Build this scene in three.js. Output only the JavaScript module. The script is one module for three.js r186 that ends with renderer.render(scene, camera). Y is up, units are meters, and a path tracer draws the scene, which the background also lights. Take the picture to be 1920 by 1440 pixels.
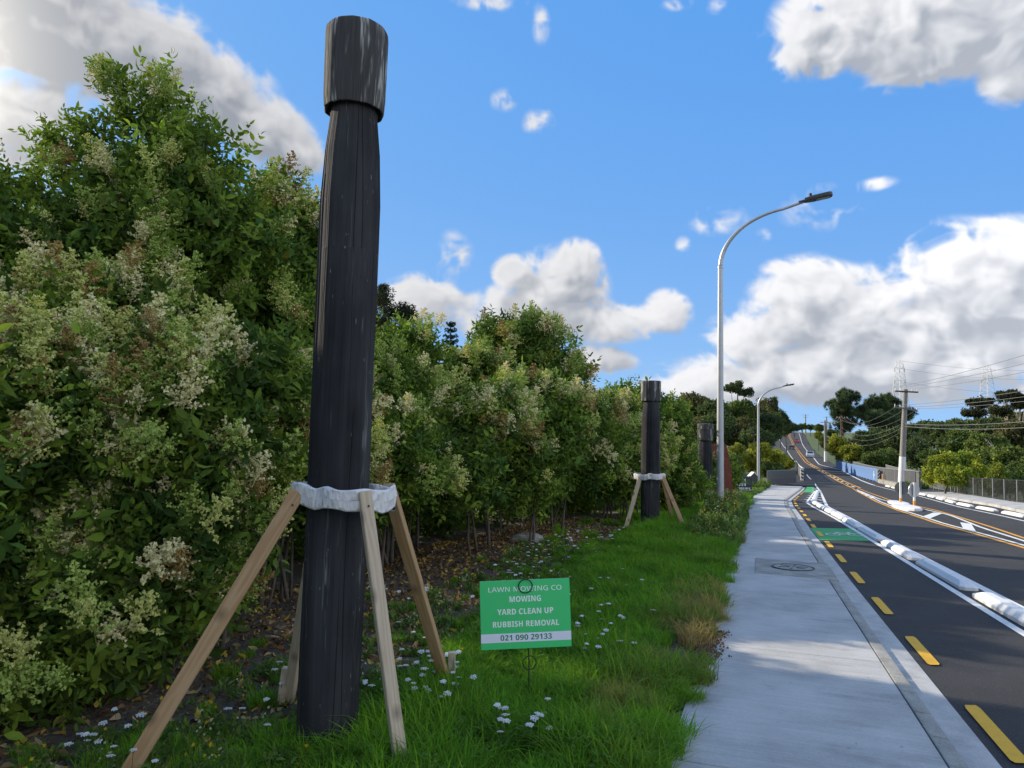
import * as THREE from 'three';
import { mergeGeometries } from 'three/addons/utils/BufferGeometryUtils.js';

// ---------------------------------------------------------------- camera, sky, sun, exposure
const rad = Math.PI / 180;
const scene = new THREE.Scene();
const camera = new THREE.PerspectiveCamera(56.82, 4 / 3, 0.05, 3000);
{ // held at eye height, tilted up 3.4 degrees and turned 1.1 degrees off level
  const P = 3.44 * rad, R = 1.1 * rad;
  const fw = new THREE.Vector3(0, Math.sin(P), -Math.cos(P)), up0 = new THREE.Vector3(0, Math.cos(P), Math.sin(P)), rt0 = new THREE.Vector3(1, 0, 0);
  const up = up0.clone().multiplyScalar(Math.cos(R)).addScaledVector(rt0, -Math.sin(R)), rt = rt0.clone().multiplyScalar(Math.cos(R)).addScaledVector(up0, Math.sin(R));
  camera.position.set(0, 1.7, 0);
  camera.quaternion.setFromRotationMatrix(new THREE.Matrix4().makeBasis(rt, up, fw.clone().negate()));
}
scene.add(camera);
const SUN_AZ = -47, SUN_EL = 22;   // degrees, left of the view and above the horizon
const sunDir = new THREE.Vector3(Math.sin(SUN_AZ * rad) * Math.cos(SUN_EL * rad), Math.sin(SUN_EL * rad), -Math.cos(SUN_AZ * rad) * Math.cos(SUN_EL * rad));
const sun = new THREE.DirectionalLight(new THREE.Color(1, 0.88, 0.70), 3.2);
sun.position.copy(sunDir).multiplyScalar(150); sun.target.position.set(8, 0, -30); scene.add(sun, sun.target);
sun.castShadow = true; sun.shadow.radius = 1.5; sun.shadow.mapSize.set(4096, 4096);
Object.assign(sun.shadow.camera, { left: -90, right: 90, top: 90, bottom: -90, near: 1, far: 500 });
const renderer = new THREE.WebGLRenderer({ antialias: true });
renderer.toneMapping = THREE.LinearToneMapping;
renderer.toneMappingExposure = 2.1;
renderer.shadowMap.enabled = true;

// ---------------------------------------------------------------- seeded numbers and noise
function mulberry(a) { return () => { a |= 0; a = a + 0x6D2B79F5 | 0; let t = Math.imul(a ^ a >>> 15, 1 | a); t = t + Math.imul(t ^ t >>> 7, 61 | t) ^ t; return ((t ^ t >>> 14) >>> 0) / 4294967296; }; }
let rnd = mulberry(7);
const rr = (a, b) => a + (b - a) * rnd();
const gauss = () => (rnd() + rnd() + rnd() + rnd() - 2) * 0.866;
const clamp = (x, a = 0, b = 1) => x < a ? a : x > b ? b : x;
const lerp = (a, b, t) => a + (b - a) * t;
const sstep = (a, b, x) => { const t = clamp((x - a) / (b - a)); return t * t * (3 - 2 * t); };
const LAT = new Float32Array(65536); { const r = mulberry(99); for (let i = 0; i < 65536; i++) LAT[i] = r(); }
function vn(x, y, p = 256) { // value noise, period p cells
  const xi = Math.floor(x), yi = Math.floor(y), fx = x - xi, fy = y - yi, u = fx * fx * (3 - 2 * fx), v = fy * fy * (3 - 2 * fy);
  const x0 = ((xi % p) + p) % p, x1 = (x0 + 1) % p, y0 = (((yi % p) + p) % p) * 256, y1 = ((((yi + 1) % p) + p) % p) * 256;
  const a = LAT[y0 + x0], b = LAT[y0 + x1], c = LAT[y1 + x0], d = LAT[y1 + x1];
  return a + (b - a) * u + (c - a) * v + (a - b - c + d) * u * v;
}
function fbm(x, y, o = 4, p = 256) { let s = 0, a = 0.5, n = 0; for (let i = 0; i < o; i++) { s += a * vn(x + i * 17.3, y + i * 9.1, p); n += a; a *= 0.5; x *= 2; y *= 2; p = Math.min(256, p * 2); } return s / n; }
const vn3 = (x, y, z) => (vn(x + z * 3.7, y - z * 1.3) + vn(y * 1.1 + 31, z + x * 0.4 + 7) + vn(z * 1.2 + 5, x - y * 0.3 + 77)) / 3;

// ---------------------------------------------------------------- sky: blue air with cumulus, degrees of azimuth and height
{
  const W = 4096, Hh = 2048, data = new Float32Array(W * Hh * 4);
  const cumulus = [[-34.1,24.9,8.7,5.7],[-27.4,24.2,4.7,3.6],[-23.0,23.0,4.2,3.1],[-19.8,21.0,4.0,2.4],[-17.0,19.8,2.0,1.5],[-36.1,18.6,4.5,2.9],[-17.1,12.0,4.1,2.8],[-7.5,9.6,3.4,2.3],[3.3,11.0,4.3,3.1],[5.0,13.3,2.2,1.7],[-0.1,8.6,4.8,2.5],[7.2,8.2,5.0,1.7],[12.3,9.0,2.0,1.9],[6.8,5.3,3.2,1.2],[-0.4,12.4,1.5,1.3],[27.7,28.3,7.7,3.4],[33.3,26.4,6.3,3.6],[23.4,26.8,4.0,2.0],[29.4,24.7,3.3,1.6],[35.7,22.7,2.0,1.9],[32.1,11.5,4.5,3.0],[35.7,10.8,3.3,3.3],[22.2,10.0,4.0,2.9],[26.5,7.8,6.5,3.8],[18.3,6.9,3.4,2.4],[29.1,4.7,9.0,3.4],[19.1,3.6,9.0,2.2],[34.5,6.7,5.5,3.2],[-42,27,9,6],[-50,24,8,6],[40,9,6,4],[40,28,7,5],[46,8,7,4],[-46,9,7,3.5],[-30,8,6,3]];
  const wisps = [[-5.0,13.4,1.3,1.5],[16.3,16.0,1.7,1.0],[23.7,16.2,2.2,1.3],[1.9,30.2,0.6,1.1],[-1.1,25.1,0.9,0.7],[1.8,23.6,1.1,0.8],[27.3,17.6,1.2,0.4],[-2.4,31.6,2.4,0.5],[13.5,14.4,0.5,0.5],[19.5,14.6,0.5,0.5],[13.0,31.1,1.1,0.4],[16.1,30.7,0.7,0.5]];
  const r = mulberry(41);
  for (let k = 0; k < 96; k++) { // added cumulus out of view, banked low to light upright faces, fewer overhead
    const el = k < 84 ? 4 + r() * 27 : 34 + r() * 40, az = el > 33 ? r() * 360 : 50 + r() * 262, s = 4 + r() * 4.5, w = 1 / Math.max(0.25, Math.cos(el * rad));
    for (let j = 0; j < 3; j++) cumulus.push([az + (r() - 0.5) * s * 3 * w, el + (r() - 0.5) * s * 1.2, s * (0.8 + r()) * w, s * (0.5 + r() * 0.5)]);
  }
  const cells = Array.from({ length: 72 * 18 }, () => []), cell = (az, el) => (((Math.floor((az + 180) / 5) % 72) + 72) % 72) * 18 + Math.min(17, Math.max(0, Math.floor(el / 5)));
  const put = (c, w) => { for (let b = 0; b < 72; b++) { const d = Math.abs(((b * 5 - 177.5 - c[0]) % 360 + 540) % 360 - 180); if (d < c[2] * 1.31 + 3) for (let e = 0; e < 18; e++) if (Math.abs(e * 5 + 2.5 - c[1]) < c[3] * 1.4 + 3) cells[b * 18 + e].push([...c, w]); } };
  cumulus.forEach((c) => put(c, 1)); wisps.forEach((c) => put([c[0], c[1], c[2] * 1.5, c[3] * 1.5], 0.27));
  function mass(az, el) {
    let f = 0;
    for (const c of cells[cell(az, el)]) {
      const da = ((az - c[0]) % 360 + 540) % 360 - 180, de = el - c[1], q = da * da / (c[2] * c[2] * 1.7) + de * de / (c[3] * c[3] * (de < 0 ? 1.2 : 1.9));
      if (q < 1) f += c[4] * (1 - q) * (1 - q);
    }
    return f;
  }
  function raw(az, el, broad = false) { // more than 0 inside a cloud, with billows of several sizes
    const m = mass(az, el); if (m < 0.01) return -1;
    const wx = (vn(az * 0.5 + 3, el * 0.6 + 8) - 0.5) * 1.6, wy = (vn(az * 0.5 + 70, el * 0.6 + 30) - 0.5) * 1.2, X = az + wx, Y = el + wy;
    const bil = (f, o) => 1 - Math.abs(2 * vn(X * f + o, Y * f * 1.15 + o * 0.7) - 1);
    if (broad) return Math.min(m, 1.1) * 1.15 + ((fbm(X * 0.5 + 40, Y * 0.65 + 9, 3) * 0.55 + bil(0.42, 11) * 0.2 + bil(1.0, 23) * 0.13 + 0.09) - 0.56) * 2.3 * sstep(0, 0.26, m) - 0.22;
    const n = fbm(X * 0.5 + 40, Y * 0.65 + 9, 3) * 0.55 + bil(0.42, 11) * 0.2 + bil(1.0, 23) * 0.13 + bil(2.2, 31) * 0.08 + bil(4.6, 5) * 0.04 + fbm(X * 6, Y * 7, 3) * 0.06;
    return Math.min(m, 1.1) * 1.15 + (n - 0.56) * 2.3 * sstep(0, 0.26, m) - 0.22;
  }
  for (let j = 0; j < Hh; j++) {
    const el = ((j + 0.5) / Hh - 0.5) * 180, e = Math.max(el, 0);
    for (let i = 0; i < W; i++) {
      const o = (j * W + i) * 4;
      if (((i & 1) || (j & 1)) && el > -0.3 && (el > 40 || (i - 3072 + W) % W < W / 2 + 512 && Math.abs((i + 0.5) / W - 0.25) > 0.13)) { const p = (((j & ~1) * W) + (i & ~1)) * 4; if (data[p + 3]) { data[o] = data[p]; data[o + 1] = data[p + 1]; data[o + 2] = data[p + 2]; data[o + 3] = 1; continue; } }
      if (el < -0.3) { data[o] = 0.14; data[o + 1] = 0.15; data[o + 2] = 0.13; data[o + 3] = 1; continue; }
      // direction (cos th, ., sin th) with azimuth measured from -z towards +x
      const th = ((i + 0.5) / W - 0.5) * 2 * Math.PI, az = Math.atan2(Math.cos(th), -Math.sin(th)) / rad;
      const dz = ((SUN_AZ - az + 540) % 360) - 180, cosS = Math.sin(e * rad) * Math.sin(SUN_EL * rad) + Math.cos(e * rad) * Math.cos(SUN_EL * rad) * Math.cos(dz * rad), ang = Math.acos(clamp(cosS, -1, 1)) / rad;
      const h = Math.exp(-e / 13), air = Math.exp(-ang / 30);
      let R = lerp(0.036, 0.17, h) + air * 0.07, G = lerp(0.152, 0.29, h) + air * 0.08, B = lerp(0.40, 0.46, h) + air * 0.04;
      const q = e < 88 ? raw(az, e) : -1;
      if (q > -0.12) {
        const sx = dz < 0 ? -1 : 1, b0 = raw(az, e, true), q2 = raw(az + sx * 1.1, e + 0.9, true), q3 = raw(az + sx * 0.4, e + 2.6, true), al = sstep(-0.2, 0.6, q);
        const thick = clamp(q), back = Math.exp(-ang / 24); // clouds towards the sun are grey inside and bright at the rim
        let lit = 0.66 + clamp(b0 - Math.max(q2, -0.3), -0.6, 0.6) * 0.55 + clamp(b0 - Math.max(q3, -0.4), -0.7, 0.7) * 0.28 + clamp(q - b0, -0.3, 0.3) * 0.35 - thick * 0.24 - 0.16 * sstep(0.1, 0.9, q3);
        lit = clamp(lit + back * (0.5 - thick * 1.15)); const k = (0.9 + 1.75 * Math.pow((1 - cosS) / 2, 1.6));  // cloud brightness raised opposite the sun, to light shaded faces towards the camera
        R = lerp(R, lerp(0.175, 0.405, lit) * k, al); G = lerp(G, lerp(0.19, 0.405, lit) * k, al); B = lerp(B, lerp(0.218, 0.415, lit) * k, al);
      }
      const glow = Math.exp(-ang * ang / 90) * 0.4 + Math.exp(-ang * ang / 30) * 2;
      data[o] = R + glow * 0.9; data[o + 1] = G + glow * 0.82; data[o + 2] = B + glow * 0.68; data[o + 3] = 1;
    }
  }
  const sky = new THREE.DataTexture(data, W, Hh, THREE.RGBAFormat, THREE.FloatType);
  sky.mapping = THREE.EquirectangularReflectionMapping; sky.magFilter = THREE.LinearFilter; sky.needsUpdate = true;
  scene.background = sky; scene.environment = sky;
}
// ---------------------------------------------------------------- naming
const taken = {};
function numbered(name) { const k = taken[name] = (taken[name] ?? -1) + 1; return k ? `${name}_${String(k).padStart(3, '0')}` : name; }
function tag(o, label, category, group) { o.userData.label = label; o.userData.category = category; if (group) o.userData.group = group; return o; }
function shade(o) { o.castShadow = true; o.receiveShadow = true; return o; }
function thing(name, label, category, [x, y, z] = [0, 0, 0], turn = 0, group) {
  const o = new THREE.Group(); o.name = numbered(name); scene.add(o); o.position.set(x, y, z); o.rotation.y = turn; return tag(o, label, category, group);
}
function part(name, geo, mat, parent) { const m = shade(new THREE.Mesh(geo, mat)); m.name = name; parent.add(m); return m; }
function single(name, geo, mat, label, category, group) { const m = part(numbered(name), geo, mat, scene); return tag(m, label, category, group); }
function structure(name, geo, mat) { const m = geo ? part(numbered(name), geo, mat, scene) : new THREE.Group(); if (!geo) { m.name = numbered(name); scene.add(m); } m.userData.kind = 'structure'; return m; }
function copyOf(o, [x, y, z], turn, label) { const c = o.clone(); c.name = numbered(o.name.replace(/_\d{3}$/, '')); scene.add(c); c.position.set(x, y, z); c.rotation.y = turn; c.userData = { ...o.userData }; if (label) c.userData.label = label; return c; }

// ---------------------------------------------------------------- ground profile: height over distance down the road
function curve(pts) { // monotone cubic through [d, value] pairs
  const n = pts.length, X = pts.map((p) => p[0]), Y = pts.map((p) => p[1]), s = [], m = [];
  for (let i = 0; i < n - 1; i++) s.push((Y[i + 1] - Y[i]) / (X[i + 1] - X[i]));
  for (let i = 0; i < n; i++) m.push(i === 0 ? s[0] : i === n - 1 ? s[n - 2] : s[i - 1] * s[i] <= 0 ? 0 : 2 * s[i - 1] * s[i] / (s[i - 1] + s[i]));
  return (x) => {
    if (x <= X[0]) return Y[0] + m[0] * (x - X[0]); if (x >= X[n - 1]) return Y[n - 1] + m[n - 1] * (x - X[n - 1]);
    let i = 0; while (x > X[i + 1]) i++;
    const h = X[i + 1] - X[i], t = (x - X[i]) / h, t2 = t * t, t3 = t2 * t;
    return Y[i] * (2 * t3 - 3 * t2 + 1) + m[i] * h * (t3 - 2 * t2 + t) + Y[i + 1] * (3 * t2 - 2 * t3) + m[i + 1] * h * (t3 - t2);
  };
}
function poly(pts) { return (x) => { let i = 0; const n = pts.length; while (i < n - 2 && x > pts[i + 1][0]) i++; const [a, b] = pts[i], [c, d] = pts[i + 1]; return b + (d - b) * (x - a) / (c - a); }; }
const H = curve([[-20, 0.6], [0, 0], [8, -0.27], [18, -0.62], [35, -1.5], [56, -2.55], [80, -3.35], [105, -3.8], [150, -4.35], [200, -4.4], [266, -3.9], [320, -2.2], [400, 0.2], [450, 1.2], [520, 1.6], [700, 1.0]]);
const RO = -0.04; // road surface against the path
// lines along the road: x over distance
const xPathL = poly([[-8, -3.3], [4, 0.88], [9.86, 2.95], [20, 6.5], [32.7, 10.82], [34.7, 11.7], [57.2, 20.9], [62, 22.9]]);
const xJoint = poly([[-8, -1.58], [4.06, 2.46], [9.86, 4.4], [16.9, 6.79], [27.4, 10.53], [32.6, 12.49], [48, 19.33], [60, 24.6]]);
const xStrip = (d) => xJoint(d) + 0.115, xKerb = (d) => xJoint(d) + 0.33;
const xCycle = poly([[-8, 0.6], [4, 4.17], [7.28, 5.2], [15.92, 7.89], [27, 11.45], [30.74, 12.75], [47.6, 20.3], [60, 25.6]]);
const xLaneL = poly([[-8, 1.1], [8.46, 6.05], [16.32, 8.38], [27.44, 12.17], [47.78, 20.74], [68.9, 29.3], [86, 35.8], [106.6, 44.1], [136, 54.5], [247, 95.5], [337, 127], [450, 168], [700, 258]]);
const xYelL = poly([[-8, 4.1], [14.32, 10.28], [19.68, 11.75], [25.9, 14.02], [33.1, 16.96], [56.1, 26.87], [83, 37.4], [106, 45.7], [148, 61.1], [232, 93.2], [370, 144.5], [450, 176], [700, 272]]);
const xMedR = poly([[-8, 2.4], [15.58, 11.18], [18.54, 12.23], [23.5, 14.44], [26.4, 15.4], [35.9, 18.6], [53.6, 26.0], [56, 27.0]]);
const xYelR = poly([[-8, 2.8], [16.1, 11.57], [26.4, 15.69], [35.9, 18.99], [53.6, 26.32], [83, 37.8], [106, 46.1], [148, 61.5], [232, 93.6], [370, 144.9], [450, 176.4], [700, 272.4]]);
const xLaneR = poly([[-8, 3.6], [23.4, 16.14], [29, 18.28], [47.9, 26.6], [63.6, 32.3], [105, 48.9], [132.8, 57.5], [193, 81.5], [308, 125.8], [450, 182], [700, 282]]);
const xSepR = poly([[10, 11.3], [25, 17.36], [31.5, 19.81], [40.8, 24.1], [54.3, 29.7], [70.6, 35.8]]);
const xPathRK = poly([[-8, 5.2], [25.26, 18.15], [30.5, 20.59], [35.6, 22.44], [45.1, 25.9], [60, 32]]);
const xPathRB = poly([[-8, 7.8], [25, 20.3], [31.6, 22.75], [34.7, 23.9], [40.5, 26.4], [45.4, 28.4], [60, 34.5]]);
const xAsphR = poly([[-8, 5.2], [25.26, 18.15], [30.5, 20.59], [35.6, 22.44], [45.1, 25.9], [60, 32.4], [70, 36.6], [105, 50.5], [150, 67], [193, 83.5], [308, 128.5], [450, 185], [700, 285]]);
const xAsphL = poly([[-8, -1.25], [4.06, 2.79], [9.86, 4.73], [16.9, 7.12], [27.4, 10.86], [32.6, 12.82], [48, 19.66], [56, 23.2], [62, 23.4], [75, 28.5], [106, 42.8], [136, 53], [247, 91], [337, 121], [450, 161], [700, 250]]);

// ---------------------------------------------------------------- geometry helpers
function geo(pos, idx, uv, col) {
  const g = new THREE.BufferGeometry(); g.setAttribute('position', new THREE.Float32BufferAttribute(pos, 3)); g.setIndex(idx);
  g.setAttribute('uv', new THREE.Float32BufferAttribute(uv ?? new Array(pos.length / 3 * 2).fill(0), 2)); if (col) g.setAttribute('color', new THREE.Float32BufferAttribute(col, 3));
  g.computeVertexNormals(); return g;
}
function flat(g) { const f = g.index ? g.toNonIndexed() : g; f.computeVertexNormals(); return f; }
function join(list) { return mergeGeometries(list.map((g) => { const n = g.index ? g.toNonIndexed() : g; for (const k of Object.keys(n.attributes)) if (!['position', 'normal', 'uv'].includes(k)) n.deleteAttribute(k); return n; })); }
function box(w, h, d, x = 0, y = 0, z = 0, ry = 0) { const g = new THREE.BoxGeometry(w, h, d); if (ry) g.rotateY(ry); g.translate(x, y, z); return g; }
function bevelBox(w, h, d, b = 0.004) { // box with chamfered edges
  const s = new THREE.Shape(), x = w / 2, y = h / 2; s.moveTo(-x + b, -y); s.lineTo(x - b, -y); s.lineTo(x, -y + b); s.lineTo(x, y - b); s.lineTo(x - b, y); s.lineTo(-x + b, y); s.lineTo(-x, y - b); s.lineTo(-x, -y + b);
  const g = new THREE.ExtrudeGeometry(s, { depth: d - 2 * b, bevelEnabled: true, bevelThickness: b, bevelSize: b * 0.9, bevelOffset: -b * 0.9, bevelSegments: 1, steps: 1 }); g.translate(0, 0, -d / 2 + b); return g;
}
const V = (x, y, z) => new THREE.Vector3(x, y, z);
function tube(points, r0, r1 = r0, sides = 7, capEnds = true) { // tapered tube through points
  const n = points.length, pos = [], idx = [], uv = []; let len = 0, prev = null;
  const T = points.map((p, i) => points[Math.min(i + 1, n - 1)].clone().sub(points[Math.max(i - 1, 0)]).normalize());
  let N = Math.abs(T[0].y) > 0.9 ? V(1, 0, 0) : V(0, 1, 0);
  for (let i = 0; i < n; i++) {
    N = N.clone().addScaledVector(T[i], -N.dot(T[i])).normalize(); const B = T[i].clone().cross(N), r = lerp(r0, r1, n > 1 ? i / (n - 1) : 0); if (prev) len += prev.distanceTo(points[i]); prev = points[i];
    for (let k = 0; k <= sides; k++) { const a = k / sides * Math.PI * 2, c = Math.cos(a) * r, s = Math.sin(a) * r; pos.push(points[i].x + N.x * c + B.x * s, points[i].y + N.y * c + B.y * s, points[i].z + N.z * c + B.z * s); uv.push(k / sides * r0 * 6.3, len); }
  }
  const w = sides + 1;
  for (let i = 0; i < n - 1; i++) for (let k = 0; k < sides; k++) { const a = i * w + k; idx.push(a, a + 1, a + w, a + 1, a + w + 1, a + w); }
  if (capEnds) for (const e of [0, n - 1]) { const c = pos.length / 3; pos.push(points[e].x, points[e].y, points[e].z); uv.push(0, 0); for (let k = 0; k < sides; k++) e ? idx.push(c, e * w + k, e * w + k + 1) : idx.push(c, k + 1, k); }
  return geo(pos, idx, uv);
}
function bar(a, b, w, h = w) { // squared bar between two points
  const d = b.clone().sub(a), g = new THREE.BoxGeometry(w, d.length(), h); g.applyQuaternion(new THREE.Quaternion().setFromUnitVectors(V(0, 1, 0), d.clone().normalize())); const c = a.clone().add(b).multiplyScalar(0.5); g.translate(c.x, c.y, c.z); return g;
}
function strip(fa, fb, d0, d1, step, y, uvScale = 1) { // sheet between two lines along the road
  const n = Math.max(1, Math.ceil((d1 - d0) / step)), pos = [], uv = [], idx = [];
  for (let i = 0; i <= n; i++) { const d = lerp(d0, d1, i / n), a = fa(d), b = fb(d), h = H(d) + y; for (let k = 0; k <= 2; k++) { const x = lerp(a, b, k / 2); pos.push(x, h, -d); uv.push(x * 0.95 * uvScale - d * 0.3 * uvScale, d * uvScale); } if (i) for (let k = 0; k < 2; k++) { const o = (i - 1) * 3 + k; idx.push(o, o + 1, o + 3, o + 1, o + 4, o + 3); } }
  return geo(pos, idx, uv);
}
// a slab whose ends lie square to the road: rows run from d at its near line to d - k at its far line
function slab(fa, fb, d0, d1, k, ya, yb, thick, bev = 0.006) {
  const n = Math.max(2, Math.round((d1 - d0) / 0.5)), pos = [], uv = [], idx = [];
  const P = (d, t, dy) => { const D = d - k * t, x = lerp(fa(d), fb(d - k), t); pos.push(x, H(D) + lerp(ya, yb, t) + dy, -D); uv.push(t * (fb(d) - fa(d)) * 0.95, d * 1.05); };
  const w = Math.max(0.05, fb(d0) - fa(d0)), e = Math.min(0.2, bev / w), ts = [0, e, 0.35, 0.65, 1 - e, 1];
  const rows = [d0, d0 + bev]; for (let i = 1; i < n; i++) rows.push(lerp(d0, d1, i / n)); rows.push(d1 - bev, d1);
  rows.forEach((d, i) => ts.forEach((t, j) => P(d, t, (i === 0 || i === rows.length - 1 || j === 0 || j === ts.length - 1) ? -bev : 0)));
  const m = ts.length, R = rows.length;
  for (let i = 0; i < R - 1; i++) for (let j = 0; j < m - 1; j++) { const o = i * m + j; idx.push(o, o + 1, o + m, o + 1, o + m + 1, o + m); }
  const ring = []; for (let j = 0; j < m; j++) ring.push(j); for (let i = 1; i < R; i++) ring.push(i * m + m - 1); for (let j = m - 2; j >= 0; j--) ring.push((R - 1) * m + j); for (let i = R - 2; i > 0; i--) ring.push(i * m);
  const base = pos.length / 3; ring.forEach((q) => { pos.push(pos[q * 3], pos[q * 3 + 1], pos[q * 3 + 2], pos[q * 3], pos[q * 3 + 1] - thick, pos[q * 3 + 2]); uv.push(uv[q * 2], uv[q * 2 + 1], uv[q * 2] + thick, uv[q * 2 + 1]); });
  for (let i = 0; i < ring.length; i++) { const a = base + i * 2, b = base + ((i + 1) % ring.length) * 2; idx.push(a, a + 1, b, b, a + 1, b + 1); }
  return geo(pos, idx, uv);
}

// ---------------------------------------------------------------- textures: linear colour in, what the surface is made of
const toS = (c) => Math.round(255 * clamp(c <= 0.0031308 ? c * 12.92 : 1.055 * Math.pow(c, 1 / 2.4) - 0.055));
function tex(n, m, fn, rx = 1, ry = 1) {
  const d = new Uint8Array(n * m * 4); for (let j = 0; j < m; j++) for (let i = 0; i < n; i++) { const c = fn(i / n, j / m), o = (j * n + i) * 4; d[o] = toS(c[0]); d[o + 1] = toS(c[1]); d[o + 2] = toS(c[2]); d[o + 3] = 255; }
  const t = new THREE.DataTexture(d, n, m); t.colorSpace = THREE.SRGBColorSpace; t.wrapS = t.wrapT = THREE.RepeatWrapping; t.magFilter = THREE.LinearFilter; t.minFilter = THREE.LinearMipmapLinearFilter; t.generateMipmaps = true; t.repeat.set(rx, ry); t.needsUpdate = true; return t;
}
function bump(n, m, fn, rx = 1, ry = 1) { const d = new Uint8Array(n * m * 4); for (let j = 0; j < m; j++) for (let i = 0; i < n; i++) { const c = Math.round(255 * clamp(fn(i / n, j / m))), o = (j * n + i) * 4; d[o] = d[o + 1] = d[o + 2] = c; d[o + 3] = 255; } const t = new THREE.DataTexture(d, n, m); t.wrapS = t.wrapT = THREE.RepeatWrapping; t.magFilter = THREE.LinearFilter; t.repeat.set(rx, ry); t.needsUpdate = true; return t; }
const std = (o) => new THREE.MeshStandardMaterial({ roughness: 0.8, ...o });
const lin = (r, g, b) => new THREE.Color().setRGB(r, g, b);
const sc = (c, k) => [c[0] * k, c[1] * k, c[2] * k];

const M = {};
M.concrete = std({ roughness: 0.85, map: tex(1024, 1024, (u, v) => { const a = fbm(u * 6, v * 6, 4, 6), broom = vn(u * 3, v * 256, 256) * 0.5 + vn(u * 8 + 3, v * 128, 128) * 0.5, s = vn(u * 200, v * 200, 200); const st = sstep(0.6, 0.75, fbm(u * 5 + 2, v * 9, 5, 5)), k = 0.43 - st * 0.07 + (a - 0.5) * 0.24 + (broom - 0.5) * 0.10 + (s - 0.5) * 0.05 - (vn(u * 90 + 4, v * 90, 90) > 0.965 ? 0.14 : 0); return [k, k * 0.985, k * 0.94]; }, 0.4, 0.4), bumpMap: bump(512, 512, (u, v) => vn(u * 4, v * 256, 256) * 0.6 + vn(u * 120, v * 120, 120) * 0.4, 0.8, 0.8), bumpScale: 0.0012 });
M.oldConcrete = std({ roughness: 0.9, map: tex(512, 512, (u, v) => { const k = 0.31 + (fbm(u * 8, v * 8, 5, 8) - 0.5) * 0.22 + (vn(u * 160, v * 160, 160) - 0.5) * 0.10; return [k, k * 0.97, k * 0.86]; }, 0.8, 0.8), bumpMap: bump(256, 256, (u, v) => fbm(u * 40, v * 40, 3, 40), 2, 2), bumpScale: 0.002 });
M.channel = std({ roughness: 0.8, map: tex(512, 512, (u, v) => { const k = 0.42 + (fbm(u * 7, v * 7, 5, 7) - 0.5) * 0.26 + (vn(u * 150, v * 150, 150) - 0.5) * 0.08; return [k, k * 0.99, k * 0.95]; }, 0.7, 0.7) });
M.asphalt = std({ roughness: 0.88, map: tex(1024, 1024, (u, v) => { const s = vn(u * 256, v * 256, 256), p = fbm(u * 5, v * 5, 4, 5); const k = 0.026 + (p - 0.5) * 0.016 + (s > 0.8 ? (s - 0.8) * 0.22 : 0) + (vn(u * 128 + 9, v * 128, 128) > 0.985 ? 0.1 : 0); return [k, k * 1.0, k * 1.03]; }, 0.45, 0.45), bumpMap: bump(512, 512, (u, v) => vn(u * 200, v * 200, 200), 1, 1), bumpScale: 0.004 });
const worn = (c, amt) => tex(512, 512, (u, v) => { const w = fbm(u * 20, v * 20, 4, 20), s = vn(u * 220, v * 220, 220), k = 1 - amt * clamp((w - 0.45) * 1.5) - (s > 0.86 ? 0.25 : 0); return sc(c, clamp(k, 0.1, 1)); }, 1.2, 1.2);
M.yellow = std({ roughness: 0.7, map: worn([0.78, 0.42, 0.015], 0.25) });
M.orange = std({ roughness: 0.7, map: worn([0.72, 0.33, 0.02], 0.3) });
M.white = std({ roughness: 0.65, map: worn([0.74, 0.74, 0.71], 0.3) });
M.green = std({ roughness: 0.75, map: worn([0.04, 0.36, 0.10], 0.2) });
M.block = std({ roughness: 0.6, map: tex(256, 256, (u, v) => { const k = 0.74 - clamp(fbm(u * 9, v * 9, 4, 9) - 0.5) * 0.2 - (vn(u * 120, v * 120, 120) > 0.9 ? 0.1 : 0); return [k, k * 0.99, k * 0.96]; }, 0.8, 0.8) });
const grain = (u, v) => vn(u * 220 + vn(u * 9, v * 5, 9) * 3, v * 7, 220) * 0.35 + vn(u * 97 + vn(u * 7 + 3, v * 3, 7) * 4, v * 4 + 9, 97) * 0.35 + vn(u * 31, v * 2.5, 31) * 0.3;
const crack = (u, v) => { let c = 0; for (let q = 0; q < 9; q++) { const x = (q * 0.137 + 0.05 + (vn(v * 3 + q * 7, q * 3.1) - 0.5) * 0.03 + 1) % 1, w = 0.0026 * sstep(0.35, 0.6, vn(v * 2.2 + q * 5, q + 40)); c = Math.max(c, 1 - clamp(Math.abs(u - x) / Math.max(w, 1e-4))); } return c; };
M.char = new THREE.MeshPhysicalMaterial({ specularIntensity: 0.4, roughness: 0.88, map: tex(1024, 2048, (u, v) => { const g = grain(u, v), st = sstep(0.62, 0.8, fbm(u * 24, v * 3.0, 4, 24)) * sstep(0.4, 0.72, vn(u * 170, v * 26, 170)), b = fbm(u * 6, v * 6, 5, 6), sp = 0.6 * sstep(0.8, 0.86, fbm(u * 70, v * 40, 4, 70)), ck = 1 - 0.8 * crack(u, v); const k = (0.026 + g * 0.018 + (b - 0.5) * 0.05) * ck; return [Math.max(0.006, k * 0.97) + st * 0.13 + sp * 0.2, Math.max(0.006, k) + st * 0.13 + sp * 0.19, Math.max(0.007, k * 1.08) + st * 0.13 + sp * 0.18]; }), bumpMap: bump(1024, 2048, (u, v) => 0.5 * grain(u, v) + fbm(u * 30, v * 20, 4, 30) * 0.3 + 0.2 - 0.6 * crack(u, v)), bumpScale: 0.008 });
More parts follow.
